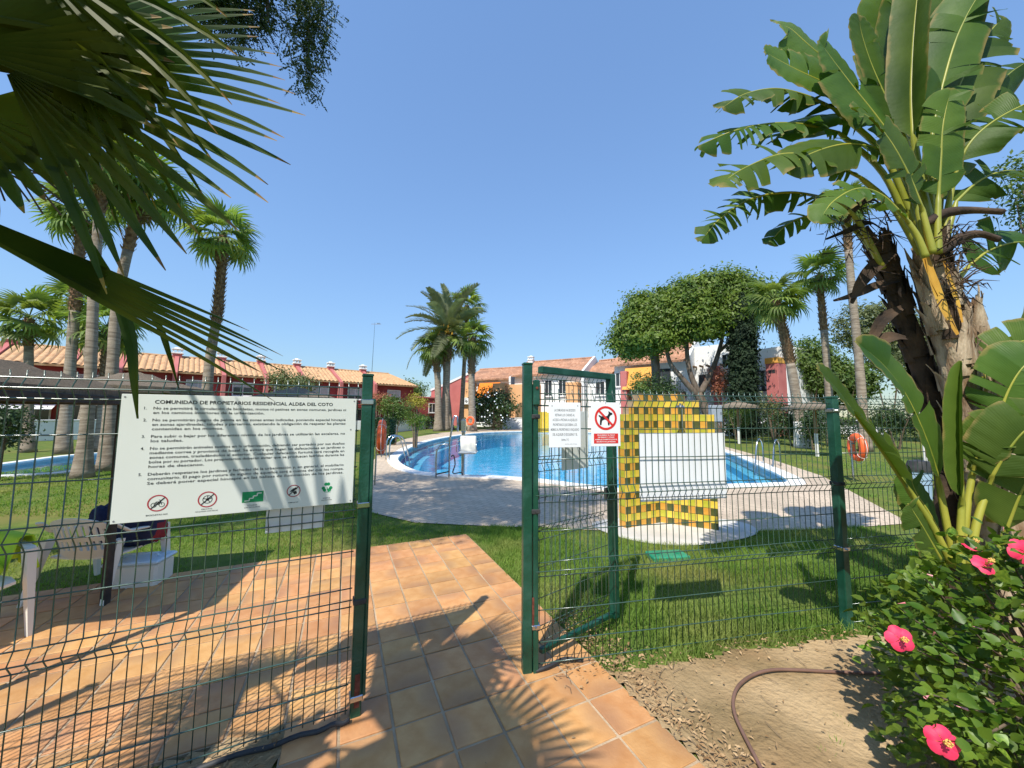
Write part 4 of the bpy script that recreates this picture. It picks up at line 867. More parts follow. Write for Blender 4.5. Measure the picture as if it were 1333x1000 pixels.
p0 = B(139, 613); palm('fan palm with smooth trunk right beside the left end of the rules board', [p0, px(147, 470, p0.y), px(155, 380, p0.y), px(185, 248, p0.y)], .14, .115, .80, 24, boots=.2, swell=1.8)
p0 = B(129, 588); palm('slim far fan palm between the grey trunks and the rules board', [p0, px(135, 500, p0.y), px(139, 428, p0.y)], .15, .12, .9, 22, boots=.5)
p0 = V((-30, 26, 0)); palm('distant fan palm crown showing behind the rough brown trunk', [p0, p0 + Z3 * 5, px(98, 392, 26)], .3, .25, 1.1, 24)
p0 = V((-11.0, 13.2, 0)); palm('tall fan palm behind the rules board, in front of the red terraced houses', [px(268, 590, 13.2) * V((1, 1, 0)) if False else V((px(268, 560, 13.2).x, 13.2, 0)), px(272, 480, 13.2), px(284, 400, 13.2), px(291, 308, 13.2)], .16, .13, .78, 26, boots=.42)
dC = 38.0
def far(x, d=dC): return V((px(x, 540, d).x, d, 0))
palm('tall date palm with feathery arching fronds at the end of the pool', [far(579), px(581, 500, dC), px(583, 432, dC)], .40, .34, 1.0, 44, 'date', boots=.3, skirt=0, lo=-.85, hi=1.45)
palm('fan palm with drooping crown left of the date palm group', [far(571, 37), px(570, 500, 37), px(566, 452, 37)], .34, .29, 1.25, 22, boots=.35, lo=-1.1)
palm('fan palm with ragged crown right of the date palm group', [far(615, 37), px(614, 500, 37), px(614, 440, 37)], .34, .31, 1.4, 24, boots=.4, lo=-1.2)
palm('fan palm rising highest behind the date palm', [far(600, 41), px(604, 480, 41), px(608, 398, 41)], .25, .2, 1.4, 22, boots=.2)
palm('slender leaning fan palm trunk inside the palm group at the pool end', [far(587, 40), px(583, 520, 40), px(577, 448, 40)], .3, .25, 1.3, 18, boots=.2)
p0 = B(1045, 583); palm('leaning fan palm with whitewashed foot near the thatched parasol', [p0, px(1036, 515, p0.y), px(1024, 450, p0.y), px(1008, 392, p0.y)], .25, .18, .95, 26, boots=.45, white=.20)
p0 = V((px(1082, 560, 21).x, 21, 0)); palm('upright fan palm with ringed grey trunk right of the leaning palm', [p0, px(1076, 470, 21), px(1066, 358, 21)], .19, .16, 1.0, 24, boots=.32)
p0 = B(1127, 588); palm('tall slim fan palm standing behind the bird-of-paradise clump', [p0, px(1118, 470, p0.y), px(1108, 370, p0.y), px(1100, 268, p0.y)], .18, .15, .75, 24, boots=.2)
# date cluster
b = MB(); 
for k in range(60): c = px(578, 432, 36.6) + V((random.gauss(0, .5), random.gauss(0, .3), random.gauss(0, .35))); b.tube([c, c + V((0, 0, -.25))], [.05, .09], 4)
dcl = b.build('date_bunch', MT['ochre']); tag(dcl, 'orange bunch of dates hanging under the feathery palm crown', 'fruit')
# ================================================================ broadleaf foliage
def leaf_quads(P, size, nbias, flat=.45, tri=False):
    n = len(P); d = rng.normal(size=(n, 3)); d /= np.linalg.norm(d, axis=1)[:, None]
    nn = rng.normal(size=(n, 3)) * .8 + nbias; nn /= np.linalg.norm(nn, axis=1)[:, None]
    t = np.cross(nn, d); t /= (np.linalg.norm(t, axis=1)[:, None] + 1e-9); s = np.cross(nn, t); l = (size * rng.uniform(.6, 1.25, n))[:, None]
    V_ = np.stack([P - t * l * .5, P + s * l * flat * .5 + nn * l * .06, P + t * l * .5, P - s * l * flat * .5 + nn * l * .06], axis=1).reshape(-1, 3)
    return V_, np.arange(4 * n).reshape(-1, 4)
def lobe_points(lobes, spread):
    out = []; nb = []
    for (c, r, ncl, per) in lobes:
        c = np.array(c); r = np.array(r, dtype=float); d = rng.normal(size=(ncl, 3)); d /= np.linalg.norm(d, axis=1)[:, None]; rad = rng.uniform(.25, 1.0, ncl) ** .5 * rng.uniform(.85, 1.12, ncl)
        cl = c + d * r * rad[:, None]; k = np.repeat(np.arange(ncl), per); sp = spread * rng.uniform(.6, 1.4, ncl)
        q = rng.normal(size=(ncl * per, 3)) * sp[k][:, None] * np.array([1, 1, .6]); out.append(cl[k] + q); nb.append(d[k] * .8 + q / (spread * 2) + np.array([0, 0, .5]))
    return np.concatenate(out), np.concatenate(nb)
def foliage(parent, lobes, spread, size, m, name='crown', label=None):
    P, nb = lobe_points(lobes, spread); P = P[P[:, 2] > .02]; nb = nb[:len(P)]; v, f = leaf_quads(P, size, nb); return np_mesh(name, v, f, m, parent)
def branches(parent, segs, name='trunk'):
    b = MB()
    for pts, r0, r1 in segs:
        q = spline(pts, 6); n = len(q); b.tube(q, [r0 + (r1 - r0) * i / (n - 1) for i in range(n)], 9)
    return b.build(name, MT['bark'], parent, smooth=1)
def Lb(x, y, d, rx, rz, ncl, per, ry=None):
    c = px(x, y, d); k = d / F; return (tuple(c), (rx * k, (ry or rx * .8) * k, rz * k), ncl, per)
# two big spreading trees behind the shower
dT = 31.0
t1 = empty('broadleaf_tree', far(852, dT), 'spreading bright green tree with a single straight brown trunk before the tiled-roof house', 'tree')
branches(t1, [([far(857, dT), px(856, 520, dT), px(852, 460, dT), px(848, 425, dT)], .42, .30), ([px(852, 465, dT), px(838, 440, dT), px(822, 425, dT)], .2, .08), ([px(850, 450, dT), px(865, 420, dT + 1), px(880, 400, dT)], .2, .08), ([px(848, 430, dT), px(850, 400, dT - 1)], .25, .08)])
foliage(t1, [Lb(832, 434, dT, 32, 26, 120, 80), Lb(852, 408, dT, 40, 32, 170, 80), Lb(818, 446, dT, 22, 18, 60, 76), Lb(872, 420, dT - 1, 30, 32, 130, 80), Lb(845, 444, dT - 1, 34, 14, 70, 76)], .46, .32, MT['leafy'])
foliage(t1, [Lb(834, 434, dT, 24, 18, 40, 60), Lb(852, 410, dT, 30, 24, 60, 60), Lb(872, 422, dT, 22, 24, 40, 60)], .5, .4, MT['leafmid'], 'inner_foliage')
t2 = empty('broadleaf_tree', far(930, dT - 1), 'large bright green tree with several bare forking limbs beside the dark cypress', 'tree'); d2 = dT - 1
branches(t2, [([far(935, d2), px(922, 540, d2), px(908, 512, d2)], .40, .34), ([px(908, 515, d2), px(890, 495, d2), px(872, 472, d2), px(866, 440, d2)], .26, .12), ([px(910, 515, d2), px(897, 480, d2), px(894, 440, d2), px(900, 410, d2)], .24, .10), ([px(912, 512, d2), px(928, 480, d2), px(938, 450, d2), px(945, 415, d2)], .26, .10), ([px(894, 455, d2), px(880, 430, d2), px(875, 410, d2)], .14, .06), ([px(936, 458, d2), px(955, 440, d2), px(970, 425, d2)], .15, .05)])
foliage(t2, [Lb(905, 393, d2, 38, 32, 170, 80), Lb(942, 384, d2, 44, 26, 170, 80), Lb(980, 393, d2, 34, 26, 100, 76), Lb(918, 420, d2 - 1, 32, 22, 90, 76), Lb(957, 408, d2 - 1, 34, 18, 70, 76), Lb(890, 420, d2, 26, 22, 70, 76), Lb(930, 370, d2, 34, 12, 50, 76)], .46, .32, MT['leafy'])
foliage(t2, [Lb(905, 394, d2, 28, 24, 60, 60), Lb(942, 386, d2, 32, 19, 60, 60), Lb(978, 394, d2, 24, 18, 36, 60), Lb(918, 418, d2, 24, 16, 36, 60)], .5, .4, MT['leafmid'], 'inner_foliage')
# dark column cypress
cyp = empty('cypress_tree', far(967, 28), 'narrow dark green cypress column beside the bright green tree', 'tree'); b = MB(); b.tube([far(967, 28), px(967, 480, 28)], .18, 8); b.build('trunk', MT['bark'], cyp, smooth=1)
foliage(cyp, [Lb(967, y, 28, 12 + (3 if y > 430 else 0), 14, 70, 70, 12) for y in range(398, 560, 13)], .22, .26, MT['cypress'])
# background trees right
def bush(name, label, x, y, d, rx, rz, m, n=80, per=44, sp=.22, size=.14, trunk=True, cat='shrub', lobes=3, group=None):
    base = V((px(x, y, d).x, d, 0)); o = empty(name, base, label, cat, group); c = px(x, y, d)
    if trunk:
        b = MB()
        for k in range(4): a = k * 1.6; b.tube([base + V((.08 * math.cos(a), .08 * math.sin(a), -.03)), base.lerp(c, .5) + V((.2 * math.cos(a), .2 * math.sin(a), 0)) * (rx * d / F), c + V((math.cos(a), math.sin(a), .2)) * (rx * d / F * .5)], [.05, .035, .015], 5)
        b.build('stem', MT['stem'], o)
    L_ = []
    for k in range(lobes):
        a = k * 2.4; L_.append(Lb(x + rx * .42 * math.cos(a), y + rz * .38 * math.sin(a * 1.7), d + .2 * k, rx * .68, rz * .68, n // lobes, per))
    foliage(o, L_, sp, size, m, 'foliage'); return o
bush('broadleaf_tree', 'pale olive feathery tree behind the grey palm trunks', 1150, 440, 40, 60, 50, MT['leafolive'], 260, 60, .6, .36, cat='tree', lobes=5)
bush('broadleaf_tree', 'round mid-green tree between the leaning palm and the red house', 1052, 478, 33, 36, 42, MT['leafmid'], 180, 60, .45, .32, cat='tree', lobes=4)
bush('broadleaf_tree', 'dark green tree low behind the upright palm trunk', 1095, 500, 32, 40, 34, MT['leafmid'], 150, 60, .45, .32, cat='tree', lobes=4)
bush('broadleaf_tree', 'olive tree spilling over behind the bird-of-paradise trunks', 1215, 470, 24, 50, 50, MT['leafolive'], 170, 60, .4, .27, cat='tree', lobes=4)
bush('broadleaf_tree', 'leafy tree top at the edge behind the broad paddle leaves', 1352, 250, 9, 45, 60, MT['leafmid'], 110, 26, .22, .13, cat='tree', lobes=4)
bush('shrub', 'dark rounded evergreen shrub below the amber awning', 858, 512, 27, 26, 30, MT['leafdark'], 110, 30, .3, .2)
bush('shrub', 'small golden-green shrub left of the dark evergreen shrub', 833, 512, 26.5, 10, 26, MT['leafmid'], 40, 30, .25, .18, lobes=2)
bush('shrub', 'reddish bougainvillea shrub between the bright tree and the cypress', 938, 498, 30, 13, 24, MT['leafred'], 60, 26, .35, .2)
bush('shrub', 'green shrub growing at the foot of the cypress', 958, 540, 26, 20, 14, MT['leafmid'], 60, 28, .25, .16)
bush('shrub', 'dense green shrub left of the leaning whitewashed palm', 1030, 548, 21, 24, 22, MT['leafdark'], 90, 28, .25, .15)
bush('shrub', 'green shrub at the foot of the red-walled house', 1005, 530, 26, 18, 16, MT['leafolive'], 60, 28, .25, .16)
bush('shrub', 'tangled dark shrub behind the thatched parasol pole', 1058, 555, 18.5, 16, 26, MT['leafdark'], 80, 28, .22, .14)
bush('shrub', 'broad green shrub beyond the orange lifebuoy', 1165, 545, 19, 34, 22, MT['leafdark'], 90, 28, .25, .15)
# left and centre shrubs
bush('shrub', 'dark dense bush beside the paddling pool by the thatched pergola', 0, 552, 9.0, 26, 38, MT['leafdark'], 110, 30, .14, .09)
bush('broadleaf_tree', 'small olive-green tree in front of the red terraced houses', 376, 502, 25, 32, 22, MT['leafolive'], 130, 30, .3, .18, cat='tree', lobes=4)
bush('shrub', 'clipped round bright green tree-shrub by the pool deck', 514, 533, 20, 21, 19, MT['leafmid'], 140, 34, .16, .11)
bush('shrub', 'yellow-green shrub right of the clipped round shrub', 543, 524, 30, 10, 12, MT['leafyellow'], 40, 26, .25, .16, lobes=2)
bush('shrub', 'low light-green shrub with pale blossoms beside the yellow-green one', 541, 549, 19, 12, 12, MT['leafy'], 60, 28, .14, .10)
bush('shrub', 'reddish-leaved shrub behind the box hedge', 492, 520, 24, 14, 10, MT['leafred'], 40, 26, .25, .15, lobes=2)
bush('broadleaf_tree', 'distant tree behind the end of the red terrace', 537, 508, 62, 16, 15, MT['leafmid'], 60, 28, .7, .45, cat='tree')
bush('shrub', 'far low green bush at the foot of the palm group', 555, 547, 42, 12, 10, MT['leafdark'], 40, 28, .35, .22)
bush('broadleaf_tree', 'far green tree seen between the terrace end and the palm trunks', 556, 530, 60, 10, 14, MT['leafmid'], 40, 28, .6, .4, cat='tree')
# oleander with white flowers
ol = bush('flowering_bush', 'tall dark bush dotted with white flowers at the end of the pool', 642, 530, 40, 28, 28, MT['leafdark'], 130, 34, .5, .3, lobes=5)
b = MB()
for k in range(34): 
    a = random.uniform(0, 6.28); r = random.uniform(0, 1) ** .5; c = px(642 + 27 * r * math.cos(a), 532 + 25 * r * math.sin(a), 38.2 - .4 * random.random()); s = random.uniform(.05, .10); b.add([c + V((s, 0, 0)), c + V((0, -.04, s)), c - V((s, 0, 0)), c - V((0, .04, s))], [(0, 1, 2, 3)])
tag(b.build('blossoms', MT['paper'], ol, fix=False), kind='stuff')
# clipped box hedge
hg = empty('box_hedge', far(497, 15), 'square clipped box hedge beside the edge-on lifebuoy', 'hedge'); P = rng.uniform(-.5, .5, size=(5200, 3)); ax_ = rng.integers(0, 3, 5200); sg = rng.choice([-.5, .5], 5200); P[np.arange(5200), ax_] = sg + rng.normal(0, .02, 5200)
c = px(497, 561, 15); P = P * np.array([.85, .8, 1.0]) + np.array([c.x, c.y, c.z]); nb = np.zeros((5200, 3)); nb[np.arange(5200), ax_] = sg * 2; v, f = leaf_quads(P, .08, nb); np_mesh('foliage', v, f, MT['leafdark'], hg)
b = MB(); b.box(c, (.78, .74, .94)); b.build('inner_twigs', MT['leafdark'], hg)
# far hedge with green fence behind the right lawn
hr = empty('hedge_row', px(1180, 535, 27), 'long dark green hedge bounding the far side of the lawn', 'hedge'); A = px(985, 540, 30); Bq = px(1420, 540, 21); n = 9000; t = rng.uniform(0, 1, n); P = np.array(A)[None] * (1 - t[:, None]) + np.array(Bq)[None] * t[:, None]; P[:, 2] = rng.uniform(0, 1.7, n); P += rng.normal(0, .16, (n, 3)); v, f = leaf_quads(P, .2, np.array([-.2, -.6, .5])); np_mesh('foliage', v, f, MT['leafdark'], hr)
# overhanging tree above the picture: trunk left of the frame, drooping feathery sprays
ov = empty('overhanging_tree', (-7.2, 1.6, 0), 'tree reaching over the lawn with drooping sprays of tiny dark leaves', 'tree')
branches(ov, [([V((-7.2, 1.6, -.1)), V((-7.0, 1.8, 2.5)), V((-6.2, 2.2, 5.2)), V((-5.0, 2.8, 7.2))], .22, .14), ([V((-6.2, 2.2, 5.2)), V((-4.6, 3.2, 6.9)), V((-3.2, 4.0, 7.1)), px(345, -8, 4.3), px(350, 30, 4.3)], .10, .012), ([V((-5.0, 2.8, 7.2)), V((-3.4, 2.2, 8.2)), V((-1.8, 2.0, 8.4))], .12, .03), ([V((-6.2, 2.2, 5.2)), V((-5.8, 4.2, 7.6)), V((-5.2, 5.0, 8.6))], .10, .03), ([V((-3.2, 4.0, 7.1)), px(395, -25, 4.4), px(402, 40, 4.4), px(398, 100, 4.4)], .02, .005)])
def sprays(parent, specs):
    Ps = []
    for (a, c, n_) in specs:       # twig from a to c carrying leaflets
        a = np.array(a); c = np.array(c)
        for k in range(n_):
            t = rng.uniform(0, 1); p = a + (c - a) * t + rng.normal(0, .10, 3); dirn = rng.normal(0, 1, 3); dirn[2] = -abs(dirn[2]) * .8 - .2; dirn /= np.linalg.norm(dirn); m_ = 22
            s = np.linspace(0, .20, m_)[:, None]; q = p + dirn * s; sd = np.cross(dirn, rng.normal(0, 1, 3)); sd /= np.linalg.norm(sd); Ps.append(q + sd * (np.where(np.arange(m_) % 2, .018, -.018))[:, None])
    P = np.concatenate(Ps); v, f = leaf_quads(P, .034, np.array([0, 0, .4]), .55); np_mesh('leaf_sprays', v, f, MT['leafdark'], parent)
sprays(ov, [(px(262, -30, 4.2), px(275, 30, 4.2), 160), (px(290, -30, 4.3), px(310, 50, 4.2), 230), (px(330, -40, 4.3), px(345, 40, 4.3), 200), (px(250, -20, 4.2), px(330, 15, 4.2), 170), (px(390, -40, 4.4), px(404, 40, 4.4), 170), (px(404, 30, 4.4), px(398, 110, 4.4), 160), (px(400, 50, 4.4), px(420, 40, 4.4), 30), (px(410, -20, 4.4), px(425, 20, 4.4), 40)])
L_ = []
for (x, y, z, r, ncl, per) in [(-5.4, 2.6, 7.6, 1.2, 60, 40), (-3.6, 2.4, 8.2, 1.1, 46, 36), (-2.2, 2.0, 8.3, .9, 34, 36), (-5.4, 4.4, 8.2, 1.0, 40, 36), (-6.8, 3.2, 7.6, 1.2, 60, 40), (-4.6, 1.2, 8.4, 1.2, 46, 36), (-7.6, 1.0, 8.0, 1.4, 60, 36), (-4.4, 3.6, 8.8, .9, 30, 30), (-5.6, .9, 8.0, 1.0, 46, 40), (-4.3, .2, 8.2, 1.0, 46, 40), (-3.0, .3, 8.4, 1.0, 46, 40), (-2.1, .5, 8.4, .8, 34, 40), (-2.7, 1.3, 8.0, .8, 34, 40), (-3.6, 1.6, 8.6, 1.0, 46, 40), (-1.6, 1.4, 8.8, .8, 30, 40)]: L_.append(((x, y, z), (r, r, r * .5), ncl, per))
foliage(ov, [(c_, r_, int(n1 * 1.7), int(n2 * 1.5)) for c_, r_, n1, n2 in L_], .20, .10, MT['leafdark'])
# ================================================================ houses
def roof_slope(b, a0, a1, c0, c1, pitch=.38, h=.10):
    """corrugated clay-tile slope: a0-a1 eave edge, c0-c1 ridge edge"""
    L_ = (a1 - a0).length; n = max(4, int(L_ / pitch)); rows = []; nr = ((a1 - a0).cross(c0 - a0)).normalized(); nr = nr if nr.z > 0 else -nr; pts = []
    for i in range(n * 4 + 1): k = i % 4; t = i / (n * 4); pts.append((t, (0, h * .8, h, h * .8)[k]))
    M_ = 6; vs = []
    for j in range(M_ + 1):
        s = j / M_
        for (t, z) in pts: p = a0.lerp(a1, t).lerp(c0.lerp(c1, t), s); vs.append(p + nr * (z + (.03 if j < M_ else 0)))
    w = len(pts); b.add(vs, [(j * w + i, j * w + i + 1, (j + 1) * w + i + 1, (j + 1) * w + i) for j in range(M_) for i in range(w - 1)])
    # thickness under the eave
    b.add([a0 - Z3 * .12, a1 - Z3 * .12, c1 - Z3 * .12, c0 - Z3 * .12], [(3, 2, 1, 0)]); b.add([a0 - Z3 * .12, a1 - Z3 * .12, a1 + nr * .06, a0 + nr * .06], [(0, 1, 2, 3)])
def window(o, c, X, N_, w, h, frame=MT['wallwhite'], glass=MT['glass'], bars=1, shutter=0, name='window'):
    b = MB(); f_ = .09
    for (dx, dz, sx, sz) in ((-w / 2, 0, f_, h + f_), (w / 2, 0, f_, h + f_)): b.box(c + X * dx + Z3 * dz + N_ * .02, (sx, .10, sz), (X, N_, Z3))
    for dz in (-h / 2, h / 2): b.box(c + Z3 * dz + N_ * .025, (w - f_ - .002, .10, f_), (X, N_, Z3))
    for k in range(bars): b.box(c + X * (w * ((k + 1) / (bars + 1) - .5)) + N_ * .015, (.05, .06, h - f_ - .002), (X, N_, Z3))
    wn = b.build(name, frame, o)
    b = MB(); b.box(c + N_ * -.005, (w, .02, h), (X, N_, Z3)); b.build('pane', glass, wn)
    if shutter: b = MB(); b.box(c + Z3 * (h / 2 - h * shutter / 2) + N_ * .012, (w - f_, .02, h * shutter), (X, N_, Z3)); b.build('blind', MT['shutter'], wn)
    b = MB(); b.bbox(c - Z3 * (h / 2 + .09) + N_ * .07, (w + .25, .2, .06), .01, (X, N_, Z3)); b.build('sill', frame, wn)
    return wn
def chimney(o, p, X, N_, base, w=.6, h1=.35, s=1.0):
    b = MB(); b.bbox(p + Z3 * h1 / 2 - Z3 * .3, (w, w * .8, h1 + .6), .02, (X, N_, Z3)); ch = b.build('chimney', base, o)
    b = MB(); q = p + Z3 * h1; b.bbox(q + Z3 * .06, (w * 1.25, w * 1.05, .12), .02, (X, N_, Z3))
    for dx in (-1, 0, 1):
        for dy in (-1, 1): b.box(q + Z3 * .26 + X * dx * w * .42 + N_ * dy * w * .34, (.09, .09, .30), (X, N_, Z3))
    b.bbox(q + Z3 * .45, (w * 1.2, w * 1.0, .10), .02, (X, N_, Z3)); b.lathe([(w * .42, .5), (w * .3, .62), (0, .66)], q, 8); b.build('chimney_pot', MT['wallwhite'], ch)
def row_house(label, O, e, n, w, he, hr, rd, wall, party, roofm, first, last, hip=False, idx=0):
    o = empty('terraced_house', O, label, 'house', 'red terraced houses'); N_ = -n
    b = MB(); b.box(O + e * w / 2 + n * (rd + .5) + Z3 * he / 2, (w, rd * 2, he), (e, n, Z3)); b.build('wall', wall, o)
    b = MB(); ov = .5; s0, s1 = .30, (w if not hip else w + .3)
    a0 = O + e * s0 - n * .1 + Z3 * he; a1 = O + e * s1 - n * .1 + Z3 * he; c0 = O + e * s0 + n * rd + Z3 * hr; c1 = O + e * (s1 - (2.2 if hip else 0)) + n * rd + Z3 * hr
    roof_slope(b, a0, a1, c0, c1)
    bk0 = O + e * s0 + n * (2 * rd + .6) + Z3 * he; bk1 = O + e * s1 + n * (2 * rd + .6) + Z3 * he; b.add([bk0, bk1, c1 + Z3 * .05, c0 + Z3 * .05], [(0, 1, 2, 3)])
    if hip: roof_slope(b, a1, bk1, c1, c1 + (bk1 - a1).normalized() * .05)
    b.tube([c0 + Z3 * .06, c1 + Z3 * .06], .13, 6)
    rf_ = b.build('roof', roofm, o, fix=False)
    # projecting party wall with sloped top
    prof = [(-.7, 0), (rd * 2, 0), (rd * 2, he), (rd + .25, hr + .16), (rd - .25, hr + .16), (-.7, he - .08), ]
    b = MB(); b.prism(prof, 0, .30, (n, Z3, e), O); b.build('party_wall', party, o)
    chimney(rf_, O + e * .15 + n * (rd - .2) + Z3 * (hr - .05), e, N_, party, .7)
    c = O + e * w * .52 + n * .5
    window(o, c + Z3 * (he - 1.25) + N_ * .02, e, N_, 1.6, 1.25, bars=1, shutter=random.choice((0, .35, .7)))
    window(o, c + Z3 * (he - 4.0) + N_ * .02, e, N_, 2.2, 2.0, bars=2, name='patio_door')
    b = MB(); b.bbox(O + e * w / 2 - n * .35 + Z3 * (he - 2.55), (w - .9, 1.5, .14), .02, (e, n, Z3)); b.build('porch_slab', wall, o)
    if idx % 3 == 1:
        b = MB(); q = O + e * w / 2 - n * .6 + Z3 * (he - 2.75); b.add([q - e * 1.6 + n * .8, q + e * 1.6 + n * .8, q + e * 1.6 - n * 1.2 - Z3 * .6, q - e * 1.6 - n * 1.2 - Z3 * .6], [(0, 1, 2, 3)]); b.add([q - e * 1.6 + n * .8 - Z3 * .03, q + e * 1.6 + n * .8 - Z3 * .03, q + e * 1.6 - n * 1.2 - Z3 * .63, q - e * 1.6 - n * 1.2 - Z3 * .63], [(3, 2, 1, 0)]); b.build('awning', MT['wallwhite'], o)
    b = MB(); b.bbox(O + e * w / 2 - n * 3.2 + Z3 * .5, (w - .02, .18, 1.0), .02, (e, n, Z3)); b.build('garden_wall', MT['wallwhite'], o)
    return o
HE = 5.3; E0 = gr(22, 471, HE); E1 = gr(530, 502, HE); e_ = (E1 - E0); e_.z = 0; e_.normalize(); n_ = V((-e_.y, e_.x, 0)); n_ = n_ if n_.y > 0 else -n_
RD = 4.0; HR = 7.05
def proj_x(p): v = p - CAM; return 666.5 + F * v.dot(RT) / v.dot(fwd)
def solve_s(x):
    lo_, hi_ = -25., 60.
    for _ in range(50):
        m_ = (lo_ + hi_) / 2
        P = V((E0.x, E0.y, 0)) + e_ * m_ + n_ * RD + Z3 * HR
        if P.y < .5 or proj_x(P) < x: lo_ = m_
        else: hi_ = m_
    return lo_
bx = [-45, 11, 105, 163, 228, 286, 337, 384, 428, 470, 505]; S_ = [solve_s(x) for x in bx]
labs = ['first red terraced house beside the dark bush', 'red terraced house behind the small lone fan palm', 'narrow red terraced house behind the smooth palm trunks', 'red terraced house rising behind the thatched parasol', 'red terraced house behind the drooping tips of the fan leaf', 'red terraced house behind the tall palm over the rules board', 'red terraced house half hidden by the small olive tree', 'red terraced house with a white-capped chimney right of the olive tree', 'red terraced house just left of the gate post', 'end house of the red terrace with a hipped orange roof']
for i in range(len(S_) - 1):
    O = V((E0.x, E0.y, 0)) + e_ * S_[i] - Z3 * .05; w = S_[i + 1] - S_[i]; last = i == len(S_) - 2
    row_house(labs[i], O, e_, n_, w if not last else w + 2.0, HE, HR, RD, MT['wallredshade'], MT['wallpinklit'], MT['rooftile'], i == 0, last, hip=last, idx=i)
# low red house beyond
g = px(545, 540, 55); lo = empty('low_house', V((g.x, g.y, 0)), 'low dark red flat-roofed house beyond the end of the terrace', 'house'); b = MB(); b.box(V((g.x, g.y, 2.0)), (5.5, 5, 4.0), (e_, n_, Z3)); b.build('wall', MT['wallredshade'], lo); b = MB(); b.bbox(V((g.x, g.y, 4.08)), (5.8, 5.3, .2), .03, (e_, n_, Z3)); b.build('roof_slab', MT['wallpinklit'], lo); window(lo, V((g.x, g.y, 2.6)) - n_ * 2.52 + e_ * .8, e_, -n_, 1.1, 1.3)
# antenna mast
g = px(483, 470, 52); an = empty('antenna_mast', V((g.x, g.y, 0)), 'thin tall antenna mast above the red terrace roofs', 'mast'); b = MB(); b.tube([V((g.x, g.y, 0)), px(488, 420, 52)], [.06, .03], 6); b.build('pole', MT['steel'], an); b = MB(); q = px(488, 422, 52); b.tube([q - V((.5, 0, 0)), q + V((.9, 0, 0))], .03, 5); b.box(q + V((.5, 0, .1)), (.5, .1, .16)); b.build('antenna', MT['steel'], an)
# right-hand houses
def villa(label, aL, aR, rd, rise, roofm, parts, s1=0.0, gable=True, wall=MT['wallwhite']):
    he = (aL.z + aR.z) / 2; O = V((aL.x, aL.y, 0)); e = V((aR.x - aL.x, aR.y - aL.y, 0)); w = e.length; e = e / w; n = V((-e.y, e.x, 0)); n = n if n.y > 0 else -n; N_ = -n
    o = empty('tiled_house', O, label, 'house', 'tile-roofed houses across the pool')
    b = MB(); b.box(O + e * w / 2 + n * (rd + .6) + Z3 * he / 2, (w, rd * 2, he), (e, n, Z3)); b.build('wall', wall, o)
    b = MB(); a0 = O - e * .25 - n * .05 + Z3 * he; a1 = O + e * w - n * .05 + Z3 * he; c0 = O - e * .25 + n * rd + Z3 * (he + rise); c1 = O + e * w + n * rd + Z3 * (he + rise)
    roof_slope(b, a0, a1, c0, c1, .34, .06); b.add([a0 + n * (2 * rd + .7), a1 + n * (2 * rd + .7), c1 + Z3 * .05, c0 + Z3 * .05], [(0, 1, 2, 3)]); b.tube([c0 + Z3 * .06, c1 + Z3 * .06], .14, 6); rf_ = b.build('roof', roofm, o, fix=False)
    prof = [(-.15, he - .5), (2 * rd + .8, he - .5), (2 * rd + .8, he), (rd, he + rise + .22), (-.15, he + .14)]
    if gable: b = MB(); b.prism(prof, 0, .28, (n, Z3, e), O + e * w); b.build('gable_coping', MT['wallwhite'], o); b = MB(); b.box(O + e * (w + .14) + n * (rd + .3) + Z3 * (he / 2 - .255), (.28, rd * 2 + .8, he - .51), (e, n, Z3)); b.build('gable_wall', wall, o)
    return o, O, e, n, N_, w, he, rf_
vA = villa('white and peach house with an orange awning at the end of the pool', px(606, 495, 52), px(663, 493, 49), 4.4, 2.0, MT['rooftile2'], None)
o, O, e, n, N_, w, he, rf_ = vA
b = MB(); b.bbox(O + e * (w * .86) - n * .3 + Z3 * (he - .7) / 2, (w * .26, 1.8, he - .7), .02, (e, n, Z3)); b.build('peach_bay', MT['wallpeach'], o)
b = MB(); q = O + e * w * .58 - n * .1 + Z3 * (he - .5); b.prism([(0, 0), (.05, .03), (-1.3, -2.1), (-1.35, -2.1)], -1.6, 1.6, (n, Z3, e), q); b.build('awning', MT['awning'], o)
b = MB(); b.bbox(O + e * w * .5 - n * .6 + Z3 * (he - 3.0), (w * .9, 1.6, .9), .02, (e, n, Z3)); b.build('balcony', MT['wallwhite'], o)
b = MB(); b.bbox(O + e * w * .12 - n * .12 + Z3 * (he / 2 - .1), (w * .18, 1.6, he - .6), .02, (e, n, Z3)); b.build('peach_pier', MT['wallpeach'], o)
window(o, O + e * w * .35 + n * .58 + Z3 * (he - 1.6), e, N_, 1.5, 2.0); window(o, O + e * w * .30 + n * .58 + Z3 * 1.6, e, N_, 1.6, 2.0, name='patio_door')
vB = villa('peach and white house with brown tiled roof above the open gate', px(667, 490, 47.6), px(757, 484, 43), 4.6, 2.3, MT['rooftile2'], None)
o, O, e, n, N_, w, he, rf_ = vB; chimney(rf_, O + e * .6 + n * 4.2 + Z3 * (he + 2.2), e, N_, MT['wallwhite'], .7)
b = MB(); b.bbox(O + e * w * .2 - n * .2 + Z3 * (he - 1.2) / 2, (w * .42, 1.4, he - 1.2), .02, (e, n, Z3)); b.build('peach_bay', MT['wallpeach'], o)
b = MB(); b.bbox(O + e * w * .9 - n * .15 + Z3 * (he - 1.2) / 2, (w * .16, 1.4, he - 1.2), .02, (e, n, Z3)); b.build('peach_pier', MT['wallpeach'], o)
